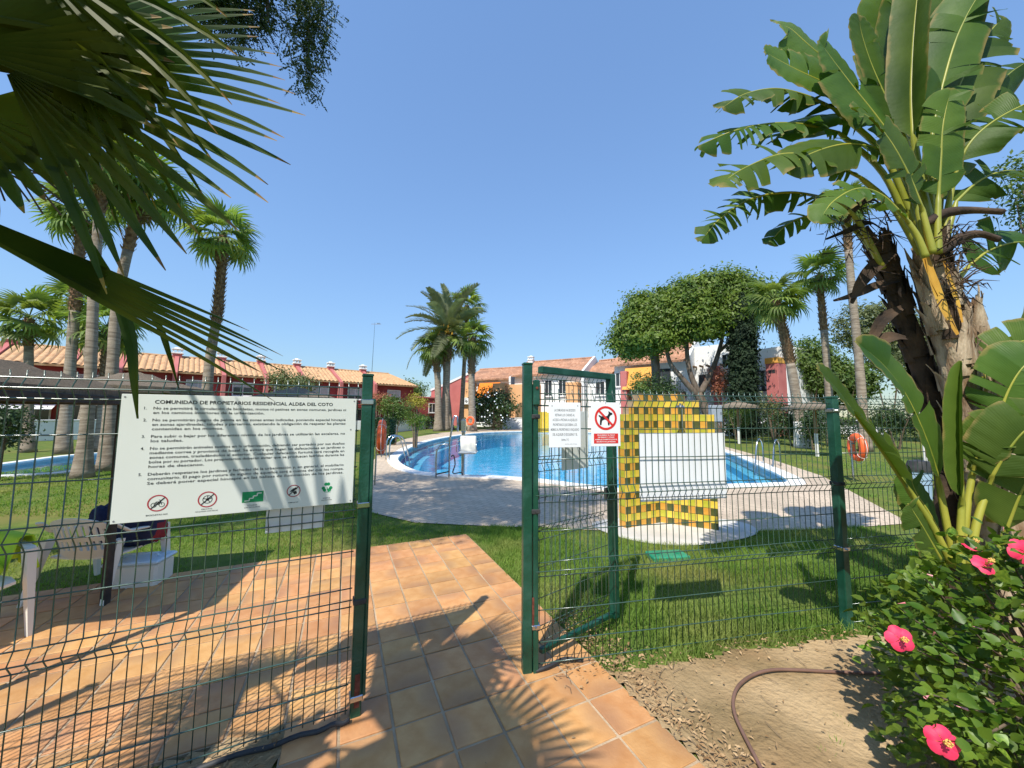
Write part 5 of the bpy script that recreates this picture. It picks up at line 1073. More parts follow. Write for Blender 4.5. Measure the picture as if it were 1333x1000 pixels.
b = MB(); c = O + e * w * .2 - n * .92 + Z3 * 2.2; b.prism([(-.9, 0), (.9, 0), (.9, 1.6), (.6, 2.0), (0, 2.2), (-.6, 2.0), (-.9, 1.6)], -.02, .03, (e, Z3, N_), c - Z3 * 1.2); b.build('arched_window', MT['brownwood'], o)
for k in range(2): window(o, O + e * w * (.52 + .2 * k) + n * .58 + Z3 * (he - 1.7), e, N_, 1.0, 2.0)
vB2 = villa('house part with low brown tiled roof between the gate top and the amber awning', px(760, 489, 44), px(797, 486, 41.5), 4.2, 2.2, MT['rooftile2'], None, gable=False)
o, O, e, n, N_, w, he, rf_ = vB2; window(o, O + e * w * .5 + n * .58 + Z3 * (he - 1.6), e, N_, 1.2, 1.6)
vC = villa('white house with brown tiled roof, amber awning and balcony behind the big tree', px(797, 477, 40), px(893, 468, 35.5), 4.6, 2.7, MT['rooftile2'], None)
o, O, e, n, N_, w, he, rf_ = vC; chimney(rf_, O + e * 1.0 + n * 3.0 + Z3 * (he + 1.9), e, N_, MT['wallwhite'], .7)
b = MB(); q = O + e * w * .40 - n * .15 + Z3 * (he - .45); b.prism([(0, 0), (.05, .03), (-1.0, -2.3), (-1.05, -2.3)], -1.5, 1.5, (n, Z3, e), q); b.build('awning', MT['awning2'], o)
b = MB(); b.bbox(O + e * w * .215 - n * .2 + Z3 * (he - .8) / 2, (w * .09, 1.7, he - .8), .02, (e, n, Z3)); b.build('red_pier', MT['wallpinklit'], o)
b = MB(); b.bbox(O + e * w * .74 - n * .4 + Z3 * (he - 3.4), (w * .46, 1.9, .55), .02, (e, n, Z3)); b.build('balcony', MT['wallpinklit'], o)
window(o, O + e * w * .68 + n * .58 + Z3 * (he - 1.75), e, N_, 1.5, 2.1, MT['rubber']); window(o, O + e * w * .08 + n * .58 + Z3 * (he - 1.5), e, N_, .9, 1.5)
b = MB()
for k in range(14): b.tube([O + e * (w * .52 + k * w * .034) - n * 1.3 + Z3 * (he - 3.1), O + e * (w * .52 + k * w * .034) - n * 1.3 + Z3 * (he - 2.2)], .015, 4)
b.tube([O + e * w * .51 - n * 1.3 + Z3 * (he - 2.2), O + e * w * .98 - n * 1.3 + Z3 * (he - 2.2)], .03, 5); tag(b.build('balcony_railing', MT['rubber'], o), kind='stuff')
# white flat-roofed houses at right
def block(label, aL, aR, dp, bands, name='flat_roofed_house'):
    he = (aL.z + aR.z) / 2; O = V((aL.x, aL.y, 0)); e = V((aR.x - aL.x, aR.y - aL.y, 0)); w = e.length; e /= w; n = V((-e.y, e.x, 0)); n = n if n.y > 0 else -n
    o = empty(name, O, label, 'house'); b = MB(); b.bbox(O + e * w / 2 + n * dp / 2 + Z3 * he / 2, (w, dp, he), .03, (e, n, Z3)); b.build('wall', MT['wallwhite'], o); return o, O, e, n, -n, w, he
o, O, e, n, N_, w, he = block('white flat-roofed house with a pergola of beams left of the cypress', px(893, 452, 38), px(955, 448, 35), 8, None)
for k in range(6): b = MB(); q = O + e * (w * .08 + k * w * .14) + Z3 * (he - 2.1) - n * .55; b.bbox(q, (.12, 1.1, .18), .01, (e, n, Z3)); b.build('pergola_beam', MT['brownwood'], o)
window(o, O + e * w * .42 + N_ * .02 + Z3 * (he - 3.7), e, N_, 1.5, 1.7); window(o, O + e * w * .86 + N_ * .02 + Z3 * (he - 1.7), e, N_, .9, 1.3)
b = MB(); b.bbox(O + e * w * .66 - n * .3 + Z3 * (he - 2.2) / 2, (.5, .9, he - 2.2), .02, (e, n, Z3)); b.build('red_pier', MT['wallpinklit'], o)
o, O, e, n, N_, w, he = block('white block house with a red stair tower right of the cypress', px(978, 456, 34), px(1022, 450, 31.5), 8, None)
for k in range(2): window(o, O + e * w * (.18 + .27 * k) + N_ * .02 + Z3 * (he - 2.9), e, N_, .9, 1.7, glass=MT['shutter'], frame=MT['rubber'], bars=0)
b = MB(); b.bbox(O + e * w * .82 - n * .5 + Z3 * (he - 1.6) / 2, (w * .34, 1.6, he - 1.6), .02, (e, n, Z3)); tw_ = b.build('stair_tower', MT['wallpinklit'], o); b = MB(); b.bbox(O + e * w * .82 - n * .5 + Z3 * (he - 1.35), (w * .36, 1.7, .5), .02, (e, n, Z3)); b.build('tower_cap', MT['awning2'], tw_)
for k in range(2): b = MB(); b.box(O + e * w * (.77 + .1 * k) - n * 1.305 + Z3 * (he - 2.3), (.25, .02, .3), (e, n, Z3)); b.build('vent', MT['rubber'], tw_)
b = MB(); b.bbox(O + e * w * .35 - n * .5 + Z3 * (he - 5.1), (w * .8, 1.4, .5), .02, (e, n, Z3)); b.build('brown_lintel', MT['brownwood'], o)
# far pink wall at the palm group
g = px(583, 540, 56); pk = empty('pink_house', V((g.x, g.y, 0)), 'pink-red house wall with white slanted gable behind the palm group', 'house'); b = MB(); b.prism([(-2.6, 0), (3.4, 0), (3.4, 8.0), (-.2, 6.2), (-2.6, 5.2)], 0, 6, (V((1, 0, 0)), Z3, V((0, 1, 0))), V((g.x, g.y, 0))); b.build('wall', MT['wallpinklit'], pk); b = MB(); b.prism([(-2.7, 5.2), (-.2, 6.2), (3.5, 8.0), (3.5, 8.35), (-.3, 6.5), (-2.7, 5.5)], -.1, 6.1, (V((1, 0, 0)), Z3, V((0, 1, 0))), V((g.x, g.y, 0))); b.build('gable_coping', MT['wallwhite'], pk)
b = MB(); b.bbox(V((g.x + 3.6, g.y - 1.2, 3.0)), (1.9, 2, 6.0), .03); b.build('peach_bay', MT['wallpeach'], pk)
# low walls
def low_wall(label, A, Bq, h, th, m, name='garden_wall'):
    d = (Bq - A).normalized(); b = MB(); b.bbox((A + Bq) / 2 + Z3 * h / 2, ((Bq - A).length, th, h), .02, (d, Z3.cross(d), Z3)); w_ = empty(name, A, label, 'wall'); b.build('masonry', m, w_); b = MB(); b.bbox((A + Bq) / 2 + Z3 * (h + .04), ((Bq - A).length + .06, th + .1, .08), .015, (d, Z3.cross(d), Z3)); b.build('coping', MT['coping'], w_)
low_wall('low pale wall behind the lawn and clipped shrubs', V((far(505, 33).x, 33, 0)), V((far(562, 44).x, 44, 0)), 1.0, .25, MT['wallwhite'])
low_wall('low white wall between the far pool lawn and the peach house', V((far(655, 45).x, 45, 0)), V((far(800, 40).x, 40, 0)), 1.25, .25, MT['wallwhite'])
low_wall('long white wall beyond the paddling pool and palms', px(-60, 560, 19) * V((1, 1, 0)), px(200, 560, 26) * V((1, 1, 0)), 1.15, .25, MT['wallwhite'])
low_wall('white wall behind the mosaic shower and dark evergreen', V((far(800, 34).x, 34, 0)), V((far(1010, 30).x, 30, 0)), 1.0, .25, MT['wallwhite'])
# parked white cars beyond the hedge
def car(label, p, yaw):
    o = empty('parked_car', p, label, 'car', 'white cars parked beyond the hedge'); X = V((math.cos(yaw), math.sin(yaw), 0)); Y = V((-X.y, X.x, 0)); MTc = MT['carwhite']
    body = [(-2.1, .35), (2.1, .35), (2.15, .6), (2.05, .85), (1.2, .95), (.6, 1.42), (-1.2, 1.46), (-1.95, 1.0), (-2.15, .85)]
    b = MB(); b.prism(body, -.82, .82, (X, Z3, Y), p); b.build('body', MTc, o)
    b = MB(); b.prism([(.98, .98), (.52, 1.36), (-1.12, 1.39), (-1.6, 1.02)], -.835, .835, (X, Z3, Y), p); b.build('windows', MT['glass'], o)
    for sx in (-1.3, 1.3):
        for sy in (-.8, .8): b = MB(); b.tube([p + X * sx + Y * (sy - .1) + Z3 * .32, p + X * sx + Y * (sy + .1) + Z3 * .32], .32, 14); wh = b.build('wheel', MT['rubber'], o); b = MB(); b.tube([p + X * sx + Y * (sy - .11) + Z3 * .32, p + X * sx + Y * (sy + .11) + Z3 * .32], .19, 10); b.build('rim', MT['steel'], wh)
    for sy in (-.6, .6): b = MB(); b.bbox(p + X * 2.08 + Y * sy + Z3 * .72, (.1, .3, .14), .02, (X, Y, Z3)); b.build('headlight', MT['paper'], o)
MT['carwhite'] = mat('car_paint', (.78, .79, .8), rough=.2, spec=.5, coat=.6)
car('white car parked beyond the hedge behind the fence post', px(1100, 540, 29) * V((1, 1, 0)), -.5)
car('white car parked between the red house and the leaning palm', px(1018, 540, 32) * V((1, 1, 0)), -.4)
car('white car parked behind the forked tree trunk', px(925, 540, 33) * V((1, 1, 0)), -.5)
# grey cabinet on post, blue bin
g = px(932, 560, 14) * V((1, 1, 0)); cb = empty('meter_cabinet', g, 'grey metal cabinet on a post beyond the mosaic shower', 'cabinet'); b = MB(); b.tube([g, g + Z3 * 1.5], .03, 8); b.build('post', MT['steel'], cb); b = MB(); MT['cab'] = mat('grey_paint', (.25, .27, .29), (.31, .33, .35), 3, rough=.5); b.bbox(g + Z3 * 1.75, (.45, .15, .62), .015); bx_ = b.build('box', MT['cab'], cb); b = MB(); b.box(g + V((.17, -.08, 1.75)), (.02, .02, .1)); b.build('latch', MT['rubber'], bx_)
g = gr(1200, 655); bn = empty('litter_bin', g, 'blue-grey litter bin with dark lid on the lawn behind the paddle leaves', 'bin'); b = MB(); b.lathe([(0, 0), (.14, 0), (.17, .62), (.165, .62), (.0, .60)], g, 20); MT['binblue'] = mat('bin_blue', (.30, .42, .55), (.36, .48, .6), 3, rough=.5); b.build('tub', MT['binblue'], bn, smooth=.6); b = MB(); b.lathe([(.18, .60), (.19, .66), (.15, .80), (.0, .83)], g, 20); b.build('lid', MT['rubber'], bn, smooth=.6)
g = gr(1207, 625); wp = empty('white_post', g, 'short white post on the lawn behind the paddle leaves', 'post'); b = MB(); b.tube([g - Z3 * .05, g + Z3 * .95], .035, 10); b.build('shaft', MT['whitewash'], wp, smooth=.6); b = MB(); b.lathe([(.045, .94), (.045, .98), (0, 1.0)], g, 10); b.build('cap', MT['whitewash'], wp)
# pale board wired to the far side of the gate leaf
q = GH + GD * (GL * .32) - FN * .0 + Z3 * 1.25; bw_ = .29
gb = empty('gate_board', q, 'pale grey board wired to the open gate leaf behind the notice sheets', 'sign'); b = MB(); b.bbox(q + GD * bw_ / 2 + Z3 * .215 + FN * .022, (bw_, .004, .43), .0015, (GD, FN, Z3)); b.build('plate', MT['signwhite'], gb)
# ================================================================ foreground fan palm at the left
fp = empty('fan_palm', (-1.95, .30, 0), 'fan palm reaching over the path with broad finger-like dark green leaves', 'palm tree')
CR = V((-1.80, .42, 2.20)); palm_trunk(fp, [V((-1.95, .30, -.05)), V((-1.92, .32, 1.0)), CR], .13, .12, .6, 1.3)
def fan_leaf(parent, hub, X, Y, R, a0, a1, n, fused=.5, droop=.12, src=None, cup=.05, tipm=True, wm=1.0, lj=.06):
    """X = main axis, Y = second axis of the blade plane (unit), angles in degrees from X towards Y"""
    Zn = X.cross(Y).normalized(); b = MB(); da = math.radians((a1 - a0) / n)
    def P(a, r, h): return hub + (X * math.cos(a) + Y * math.sin(a)) * r + Zn * h - Z3 * (droop * (r / R) ** 2.2 * R)
    rows = [.04, .25, fused]; vs = []; cols = 2 * n + 1
    for r in rows:
        for i in range(cols): a = math.radians(a0) + da * i / 2; vs.append(P(a, r * R, (.010 if i % 2 else -.010) * (r / fused) + cup * r * r * R))
    b.add(vs, [(j * cols + i, j * cols + i + 1, (j + 1) * cols + i + 1, (j + 1) * cols + i) for j in range(len(rows) - 1) for i in range(cols - 1)])
    if src is not None: b.tube(spline([src, (src + hub) / 2 + Z3 * .05, hub, hub + X * (.12 * R)], 5), .011, 6)
    lf_ = b.build('fan_leaf', MT['frondn'], parent, fix=False)
    for k in range(n):
        a = math.radians(a0) + da * (k + .5); L_ = R * (1 + random.uniform(-lj, lj)); w0 = da * fused * R * wm; vs = []; st = [fused - .02, .62, .74, .86, .95, 1.0]; aj = random.gauss(0, .012); dj = random.uniform(.5, 1.7)
        for t in st:
            f_ = (t - fused) / (1 - fused); r = t * L_; ww = w0 * .5 * (1 - max(0, f_) ** 2.6 * .92); aa = a + aj * max(0, f_)
            c = P(aa, r, cup * t * t * R) - Z3 * (droop * dj * .8 * max(0, f_) ** 2 * R); s = (-X * math.sin(aa) + Y * math.cos(aa))
            vs += [c - s * ww - Zn * .008 * (1 - max(0, f_)), c + Zn * .006 * (1 - max(0, f_)), c + s * ww - Zn * .008 * (1 - max(0, f_))]
        q = MB(); m_ = len(st)
        q.add(vs, [(i * 3 + j, i * 3 + j + 1, i * 3 + 4 + j, i * 3 + 3 + j) for i in range(m_ - 1) for j in range(2)])
        q.mi = [1 if (i // 2) >= m_ - 2 else 0 for i in range(len(q.f))]
        q.build('leaflet', [MT['frondn'], MT['frondtip']], lf_, fix=False)
    return lf_
def frame(hub, tip, side_hint):
    X = (tip - hub).normalized(); Y = (side_hint - X * side_hint.dot(X)).normalized(); return X, Y
h1 = px(5, 88, .88); X, Y = frame(h1, px(340, 110, .97), V((0, -.25, -1))); fan_leaf(fp, h1, X, Y, .68, -60, 62, 25, .54, .04, CR, wm=.92)
h2 = px(30, -60, .80); X, Y = frame(h2, px(330, 150, .86), V((0, .5, -1))); fan_leaf(fp, h2, X, Y, .55, -40, 62, 11, .52, .10, CR, wm=.55)
h3 = px(70, 40, .84); X, Y = frame(h3, px(215, 250, .86), V((-.6, .3, -.6))); fan_leaf(fp, h3, X, Y, .41, -26, 48, 7, .45, .10, CR, wm=.6)
h4 = px(-70, 60, .80); X, Y = frame(h4, px(170, 30, .84), V((0, -.1, -1))); fan_leaf(fp, h4, X, Y, .46, -80, 34, 20, .72, .03, CR)
h5 = px(-190, 215, .74); tip5 = px(350, 470, 1.60); X, Y = frame(h5, tip5, V((-.34, .325, .87))); fan_leaf(fp, h5, X, Y, (tip5 - h5).length, -10, 9, 9, .42, .02, CR, wm=1.45, cup=.02, lj=.14)
h12 = px(-50, 140, .90); X, Y = frame(h12, px(110, 215, .93), V((0, -.2, -1))); fan_leaf(fp, h12, X, Y, .31, -65, 60, 14, .72, .04, CR)
h6 = CR + V((-.5, .2, .35)); X, Y = frame(h6, h6 + V((-1, .1, .25)), V((0, 0, -1))); fan_leaf(fp, h6, X, Y, .6, -80, 80, 24, .5, .08, CR)
h7 = CR + V((.1, -.40, .5)); X, Y = frame(h7, h7 + V((.5, -.8, .25)), V((.8, .5, .2))); fan_leaf(fp, h7, X, Y, .62, -85, 85, 26, .5, .08, CR)
h8 = CR + V((.30, -.15, .55)); X, Y = frame(h8, h8 + V((.9, .15, .30)), V((-.2, .9, .1))); fan_leaf(fp, h8, X, Y, .62, -85, 85, 26, .5, .08, CR)
h10 = V((-1.78, .12, 2.98)); X, Y = frame(h10, h10 + V((1, .55, .02)), V((-.5, 1, 0))); fan_leaf(fp, h10, X, Y, .84, -75, 75, 28, .62, .03, CR)
h11 = V((-1.30, -.30, 3.08)); X, Y = frame(h11, h11 + V((.8, .5, 0)), V((-.5, .9, 0))); fan_leaf(fp, h11, X, Y, .72, -80, 80, 28, .60, .03, CR)
h9 = CR + V((-.5, -.2, .4)); X, Y = frame(h9, h9 + V((-.9, -.3, .3)), V((-.3, .9, .1))); fan_leaf(fp, h9, X, Y, .6, -85, 85, 24, .5, .1, CR)
def ribbon(parent, pts, w, m, name, nhint, taper=.12):
    P = spline(pts, 6); n = len(P); b = MB(); vs = []
    for i, p in enumerate(P):
        t = (P[min(i + 1, n - 1)] - P[max(i - 1, 0)]).normalized(); s = t.cross(nhint).normalized(); f_ = i / (n - 1); ww = w * .5 * (min(1, .45 + f_ * 2) * (1 - max(0, f_ - .5) / .5 * (1 - taper))); nn = s.cross(t); vs += [p - s * ww + nn * .004, p - nn * .003, p + s * ww + nn * .004]
    b.add(vs, [(i * 3 + j, i * 3 + j + 1, i * 3 + 4 + j, i * 3 + 3 + j) for i in range(n - 1) for j in range(2)]); return b.build(name, m, parent, fix=False)
ribbon(fp, [px(120, 320, 1.30), px(150, 378, 1.36), px(170, 440, 1.38), px(176, 500, 1.38), px(180, 545, 1.38)], .045, MT['frondn'], 'leaflet', V((.2, -1, .2)))
ribbon(fp, [px(180, 385, 1.40), px(208, 425, 1.42), px(222, 465, 1.42), px(233, 505, 1.42)], .022, MT['frondn'], 'leaflet', V((.2, -1, .2)))
b = MB()
for k in range(26):
    a = px(-20 + random.uniform(-20, 20), 190 + random.uniform(-30, 40), 1.0); q = a + V((random.uniform(.05, .25), random.uniform(-.05, .1), random.uniform(-.18, .06))); b.tube([a, a.lerp(q, .5) + Z3 * .02, q], .0025, 4)
tag(b.build('flower_twigs', MT['stem'], fp), kind='stuff')
# ================================================================ giant bird-of-paradise clump
stz = empty('bird_of_paradise', (3.55, 2.75, 0), 'tall bird-of-paradise clump with huge torn paddle leaves and shaggy dry trunks', 'plant')
def paddle(parent, mid, W, N0, fold=.35, tears=0, torn=.3, petiole=None, curl=-.12, pr=.019, m=None, seed=0, asym=(1, 1)):
    R_ = random.Random(seed); P = spline(mid, 8); n = len(P); b = MB(); vein = []; marg = []
    cum = [0]
    for i in range(1, n): cum.append(cum[-1] + (P[i] - P[i - 1]).length)
    tot = cum[-1]; prev = None; fr = []
    for i in range(n):
        t = (P[min(i + 1, n - 1)] - P[max(i - 1, 0)]).normalized(); S = t.cross(N0).normalized(); fr.append((t, S, S.cross(t)))
    def wid(s): return W * (max(0, 1 - (1 - min(s / .22, 1)) ** 2)) ** .5 * max(0.02, 1 - max(0, (s - .55) / .45) ** 2.3) ** .55
    for si, side in enumerate((-1, 1)):
        cuts = sorted(R_.sample(range(2, n - 2), min(tears, n - 5))) if tears else []; cuts = [0] + cuts + [n - 1]
        for c0, c1 in zip(cuts[:-1], cuts[1:]):
            da = R_.gauss(0, torn) if tears else 0; sc = R_.uniform(.8, 1.03) if tears else 1; tw = R_.gauss(0, torn * .5) if tears else 0; vs = []; m_ = 5; sub = c1 - c0 + 1
            for i in range(c0, c1 + 1):
                t, S, N_ = fr[i]; s = cum[i] / tot; w = wid(s) * sc * asym[si]; al = fold + da + tw * (i - c0) / max(1, sub)
                gapk = .0 if (c1 - c0) < 1 else (.06 * W if (i == c0 and c0 > 0) else (-.06 * W if (i == c1 and c1 < n - 1) else 0))
                for k in range(m_):
                    u = k / (m_ - 1); d = S * (side * math.cos(al + curl * u * 2)) + N_ * math.sin(al + curl * u * 2)
                    vs.append(P[i] + d * (w * u) + t * (w * u * .28 + gapk * u) + N_ * (.004 * math.sin(i * 2.1) * u)); vein.append(cum[i] - u * w * .15); marg.append(max(u, (s - .72) / .28))
            b.add(vs, [(i * m_ + k, i * m_ + k + 1, (i + 1) * m_ + k + 1, (i + 1) * m_ + k) for i in range(sub - 1) for k in range(m_ - 1)])
    lf_ = b.build('leaf', m or MT['strel'], parent, smooth=1, fix=False); at_ = lf_.data.attributes.new('vein', 'FLOAT', 'POINT'); at_.data.foreach_set('value', vein); a2_ = lf_.data.attributes.new('margin', 'FLOAT', 'POINT'); a2_.data.foreach_set('value', marg)
    b = MB(); q = (spline(petiole, 6)[:-1] if petiole else []) + P; nn = len(q); np_ = nn - n
    rs = [pr * (1.25 - .35 * i / max(1, np_)) if i < np_ else pr * .55 * (1 - .85 * (i - np_) / n) + .0015 for i in range(nn)]
    b.tube([p - fr[max(0, min(i - np_, n - 1))][2] * .004 for i, p in enumerate(q)], rs, 7); b.build('petiole', MT['petiole'], lf_, smooth=1)
    return lf_
def PX(l, d): return [px(x, y, d if not isinstance(d, (list, tuple)) else d[0] + (d[1] - d[0]) * i / (len(l) - 1)) for i, (x, y) in enumerate(l)]
TC = V((0, -1, 0))
def NV(x, y, z): return V((x, y, z)).normalized()
crown = px(1208, 318, 2.78)
# upper crown
paddle(stz, PX([(1169, 190), (1140, 150), (1110, 112), (1082, 75), (1066, 52)], (2.72, 2.55)), .36, NV(.25, -1, .25), .25, 2, .10, PX([(1215, 320), (1195, 250), (1169, 190)], 2.74), seed=1)
paddle(stz, PX([(1112, 122), (1075, 108), (1040, 92), (1010, 76), (995, 66)], (2.8, 2.7)), .27, NV(.2, -1, .5), .3, 3, .2, PX([(1200, 300), (1160, 190), (1112, 122)], 2.82), seed=2)
paddle(stz, PX([(1105, 105), (1080, 82), (1052, 58), (1030, 38), (1015, 32)], (2.95, 2.85)), .32, NV(-.1, -1, .5), .2, 1, .1, PX([(1205, 300), (1170, 190), (1105, 105)], 2.95), seed=3)
paddle(stz, PX([(1085, 140), (1050, 124), (1010, 115), (970, 122), (940, 140)], (2.75, 2.55)), .20, NV(0, -.75, .9), -.25, 12, .3, PX([(1195, 300), (1150, 200), (1085, 140)], 2.78), seed=4)
paddle(stz, PX([(1092, 172), (1050, 162), (1005, 160), (955, 170), (908, 190)], (2.8, 2.5)), .20, NV(0, -.7, .9), -.35, 17, .35, PX([(1190, 310), (1150, 225), (1092, 172)], 2.8), seed=5)
paddle(stz, PX([(1120, 230), (1070, 206), (1020, 200), (970, 218), (934, 242)], (2.65, 2.35)), .21, NV(0, -.8, .8), -.25, 17, .35, PX([(1200, 330), (1162, 268), (1120, 230)], 2.68), seed=6)
paddle(stz, PX([(1080, 258), (1030, 250), (980, 258), (938, 284), (912, 314)], (2.85, 2.6)), .17, NV(0, -.8, .7), -.3, 20, .38, PX([(1150, 350), (1115, 285), (1080, 258)], 2.9), seed=7)
paddle(stz, PX([(1188, 178), (1186, 120), (1189, 50), (1196, -20), (1205, -80)], (2.7, 2.75)), .16, NV(-.9, -.45, .1), .95, 0, 0, PX([(1222, 330), (1200, 250), (1188, 178)], 2.72), seed=8, pr=.028)
paddle(stz, PX([(1170, 140), (1163, 80), (1172, 20), (1190, -40)], (2.9, 3.0)), .22, NV(.3, -1, .1), .2, 2, .15, PX([(1212, 320), (1185, 220), (1170, 140)], 2.9), seed=9)
paddle(stz, PX([(1214, 170), (1226, 115), (1245, 50), (1270, 0), (1300, -40)], (2.75, 2.75)), .24, NV(-.55, -.8, .2), .45, 7, .3, PX([(1222, 330), (1212, 250), (1214, 170)], 2.75), seed=10)
paddle(stz, PX([(1222, 196), (1238, 138), (1264, 80), (1290, 40), (1308, 22)], (2.85, 2.9)), .26, NV(-.2, -1, .15), .15, 8, .25, PX([(1225, 330), (1218, 260), (1222, 196)], 2.85), seed=11)
paddle(stz, PX([(1242, 232), (1260, 190), (1290, 160), (1335, 135), (1380, 120)], (2.7, 2.5)), .20, NV(-.3, -.8, .6), -.1, 10, .4, PX([(1228, 335), (1232, 285), (1242, 232)], 2.72), seed=12)
paddle(stz, PX([(1262, 345), (1290, 325), (1325, 315), (1370, 320)], (2.9, 2.9)), .26, NV(-.2, -1, .3), .1, 9, .35, PX([(1235, 400), (1245, 370), (1262, 345)], 2.9), seed=13)
# more crown leaves filling the head
paddle(stz, PX([(1150, 165), (1115, 150), (1075, 150), (1035, 165), (1005, 185)], (2.9, 2.8)), .24, NV(0, -.8, .7), -.1, 5, .2, PX([(1205, 310), (1180, 220), (1150, 165)], 2.9), seed=41)
paddle(stz, PX([(1165, 205), (1130, 190), (1095, 188), (1055, 200), (1020, 220)], (2.6, 2.45)), .22, NV(.1, -.9, .5), -.05, 6, .22, PX([(1205, 320), (1190, 255), (1165, 205)], 2.66), seed=42)
paddle(stz, PX([(1178, 175), (1155, 130), (1135, 85), (1122, 45), (1118, 20)], (2.8, 2.75)), .27, NV(.35, -1, .15), .3, 2, .12, PX([(1215, 320), (1195, 240), (1178, 175)], 2.82), seed=43)
paddle(stz, PX([(1182, 160), (1165, 110), (1150, 60), (1145, 20), (1150, -10)], (3.0, 3.05)), .27, NV(.1, -1, .1), .15, 2, .15, PX([(1215, 320), (1198, 240), (1182, 160)], 3.0), seed=44)
paddle(stz, PX([(1205, 190), (1210, 130), (1218, 70), (1235, 10), (1255, -30)], (2.95, 3.0)), .25, NV(-.3, -1, .1), .2, 5, .25, PX([(1220, 330), (1208, 250), (1205, 190)], 2.95), seed=45)
paddle(stz, PX([(1232, 215), (1258, 165), (1285, 125), (1315, 95), (1340, 78)], (2.9, 2.9)), .24, NV(-.2, -.9, .4), .0, 9, .35, PX([(1226, 330), (1224, 270), (1232, 215)], 2.9), seed=46)
paddle(stz, PX([(1245, 262), (1275, 235), (1310, 222), (1350, 225)], (2.75, 2.65)), .20, NV(-.1, -.8, .6), -.15, 8, .35, PX([(1228, 340), (1235, 300), (1245, 262)], 2.75), seed=47)
paddle(stz, PX([(1100, 290), (1060, 280), (1025, 292), (1000, 318)], (3.0, 2.9)), .13, NV(0, -.8, .7), -.35, 9, .35, PX([(1150, 350), (1125, 310), (1100, 290)], 3.0), seed=48)
paddle(stz, PX([(1200, 268), (1182, 225), (1160, 185), (1135, 155), (1108, 140)], (2.58, 2.45)), .20, NV(.35, -.9, .3), .15, 8, .25, PX([(1216, 330), (1208, 300), (1200, 268)], 2.6), seed=51)
paddle(stz, PX([(1222, 255), (1225, 205), (1228, 160), (1238, 115)], (2.6, 2.55)), .17, NV(-.3, -1, .1), .3, 5, .25, PX([(1222, 330), (1221, 290), (1222, 255)], 2.6), seed=52)
paddle(stz, PX([(1180, 285), (1150, 255), (1118, 245), (1085, 262), (1065, 290)], (2.55, 2.4)), .15, NV(.1, -.8, .6), -.2, 12, .35, PX([(1206, 335), (1195, 308), (1180, 285)], 2.58), seed=53)
# basal shoot
paddle(stz, PX([(1180, 632), (1150, 588), (1118, 545), (1088, 505), (1064, 479)], (2.45, 2.25)), .17, NV(.55, -.8, .35), .45, 3, .15, PX([(1240, 735), (1212, 680), (1180, 632)], 2.5), seed=15)
paddle(stz, PX([(1222, 622), (1205, 570), (1180, 515), (1150, 475), (1114, 444)], (2.5, 2.35)), .19, NV(.5, -.85, .2), .4, 2, .12, PX([(1246, 740), (1235, 690), (1222, 622)], 2.52), seed=16)
paddle(stz, PX([(1252, 648), (1250, 590), (1249, 530), (1251, 470)], (2.42, 2.42)), .10, NV(-.95, -.35, .1), 1.35, 0, 0, PX([(1250, 740), (1250, 695), (1252, 648)], 2.46), seed=17)
paddle(stz, PX([(1268, 606), (1276, 580), (1286, 560), (1305, 545)], (2.5, 2.45)), .14, NV(-.5, -.85, .2), .5, 3, .25, PX([(1256, 735), (1258, 670), (1268, 606)], 2.55), seed=18)
paddle(stz, PX([(1292, 620), (1310, 590), (1335, 560), (1370, 540)], (2.45, 2.3)), .24, NV(-.3, -.9, .4), .2, 3, .2, PX([(1262, 740), (1272, 680), (1292, 620)], 2.5), seed=19)
paddle(stz, PX([(1222, 690), (1208, 665), (1192, 640), (1182, 610)], (2.62, 2.6)), .20, NV(.3, -1, .1), .1, 2, .2, None, seed=20)
paddle(stz, PX([(1232, 740), (1215, 710), (1198, 680), (1183, 656)], (2.5, 2.45)), .17, NV(.3, -1, .3), .1, 2, .15, None, seed=21)
paddle(stz, PX([(1300, 545), (1312, 510), (1330, 480), (1360, 455)], (2.6, 2.5)), .22, NV(-.4, -.8, .5), .3, 4, .2, PX([(1290, 680), (1292, 610), (1300, 545)], 2.65), seed=22)
paddle(stz, PX([(1285, 470), (1310, 452), (1340, 442), (1380, 440)], (2.7, 2.6)), .20, NV(-.1, -.8, .6), .2, 3, .2, PX([(1275, 600), (1275, 530), (1285, 470)], 2.72), seed=23)
paddle(stz, PX([(1310, 690), (1330, 640), (1355, 600), (1390, 570)], (2.5, 2.3)), .26, NV(-.2, -.9, .3), .2, 3, .2, PX([(1290, 760), (1298, 730), (1310, 690)], 2.52), seed=24)
for k, (x, y) in enumerate([(1330, 520), (1345, 600), (1350, 450)]):
    paddle(stz, PX([(x - 20, y + 90), (x - 10, y + 40), (x + 5, y - 20), (x + 25, y - 80)], (3.05, 3.0)), .30, NV(-.2 + .2 * (k % 3), -1, .1), .15, 3, .2, PX([(1300, 760), (x - 40, y + 130), (x - 20, y + 90)], 3.0), seed=30 + k, m=MT['strel'])
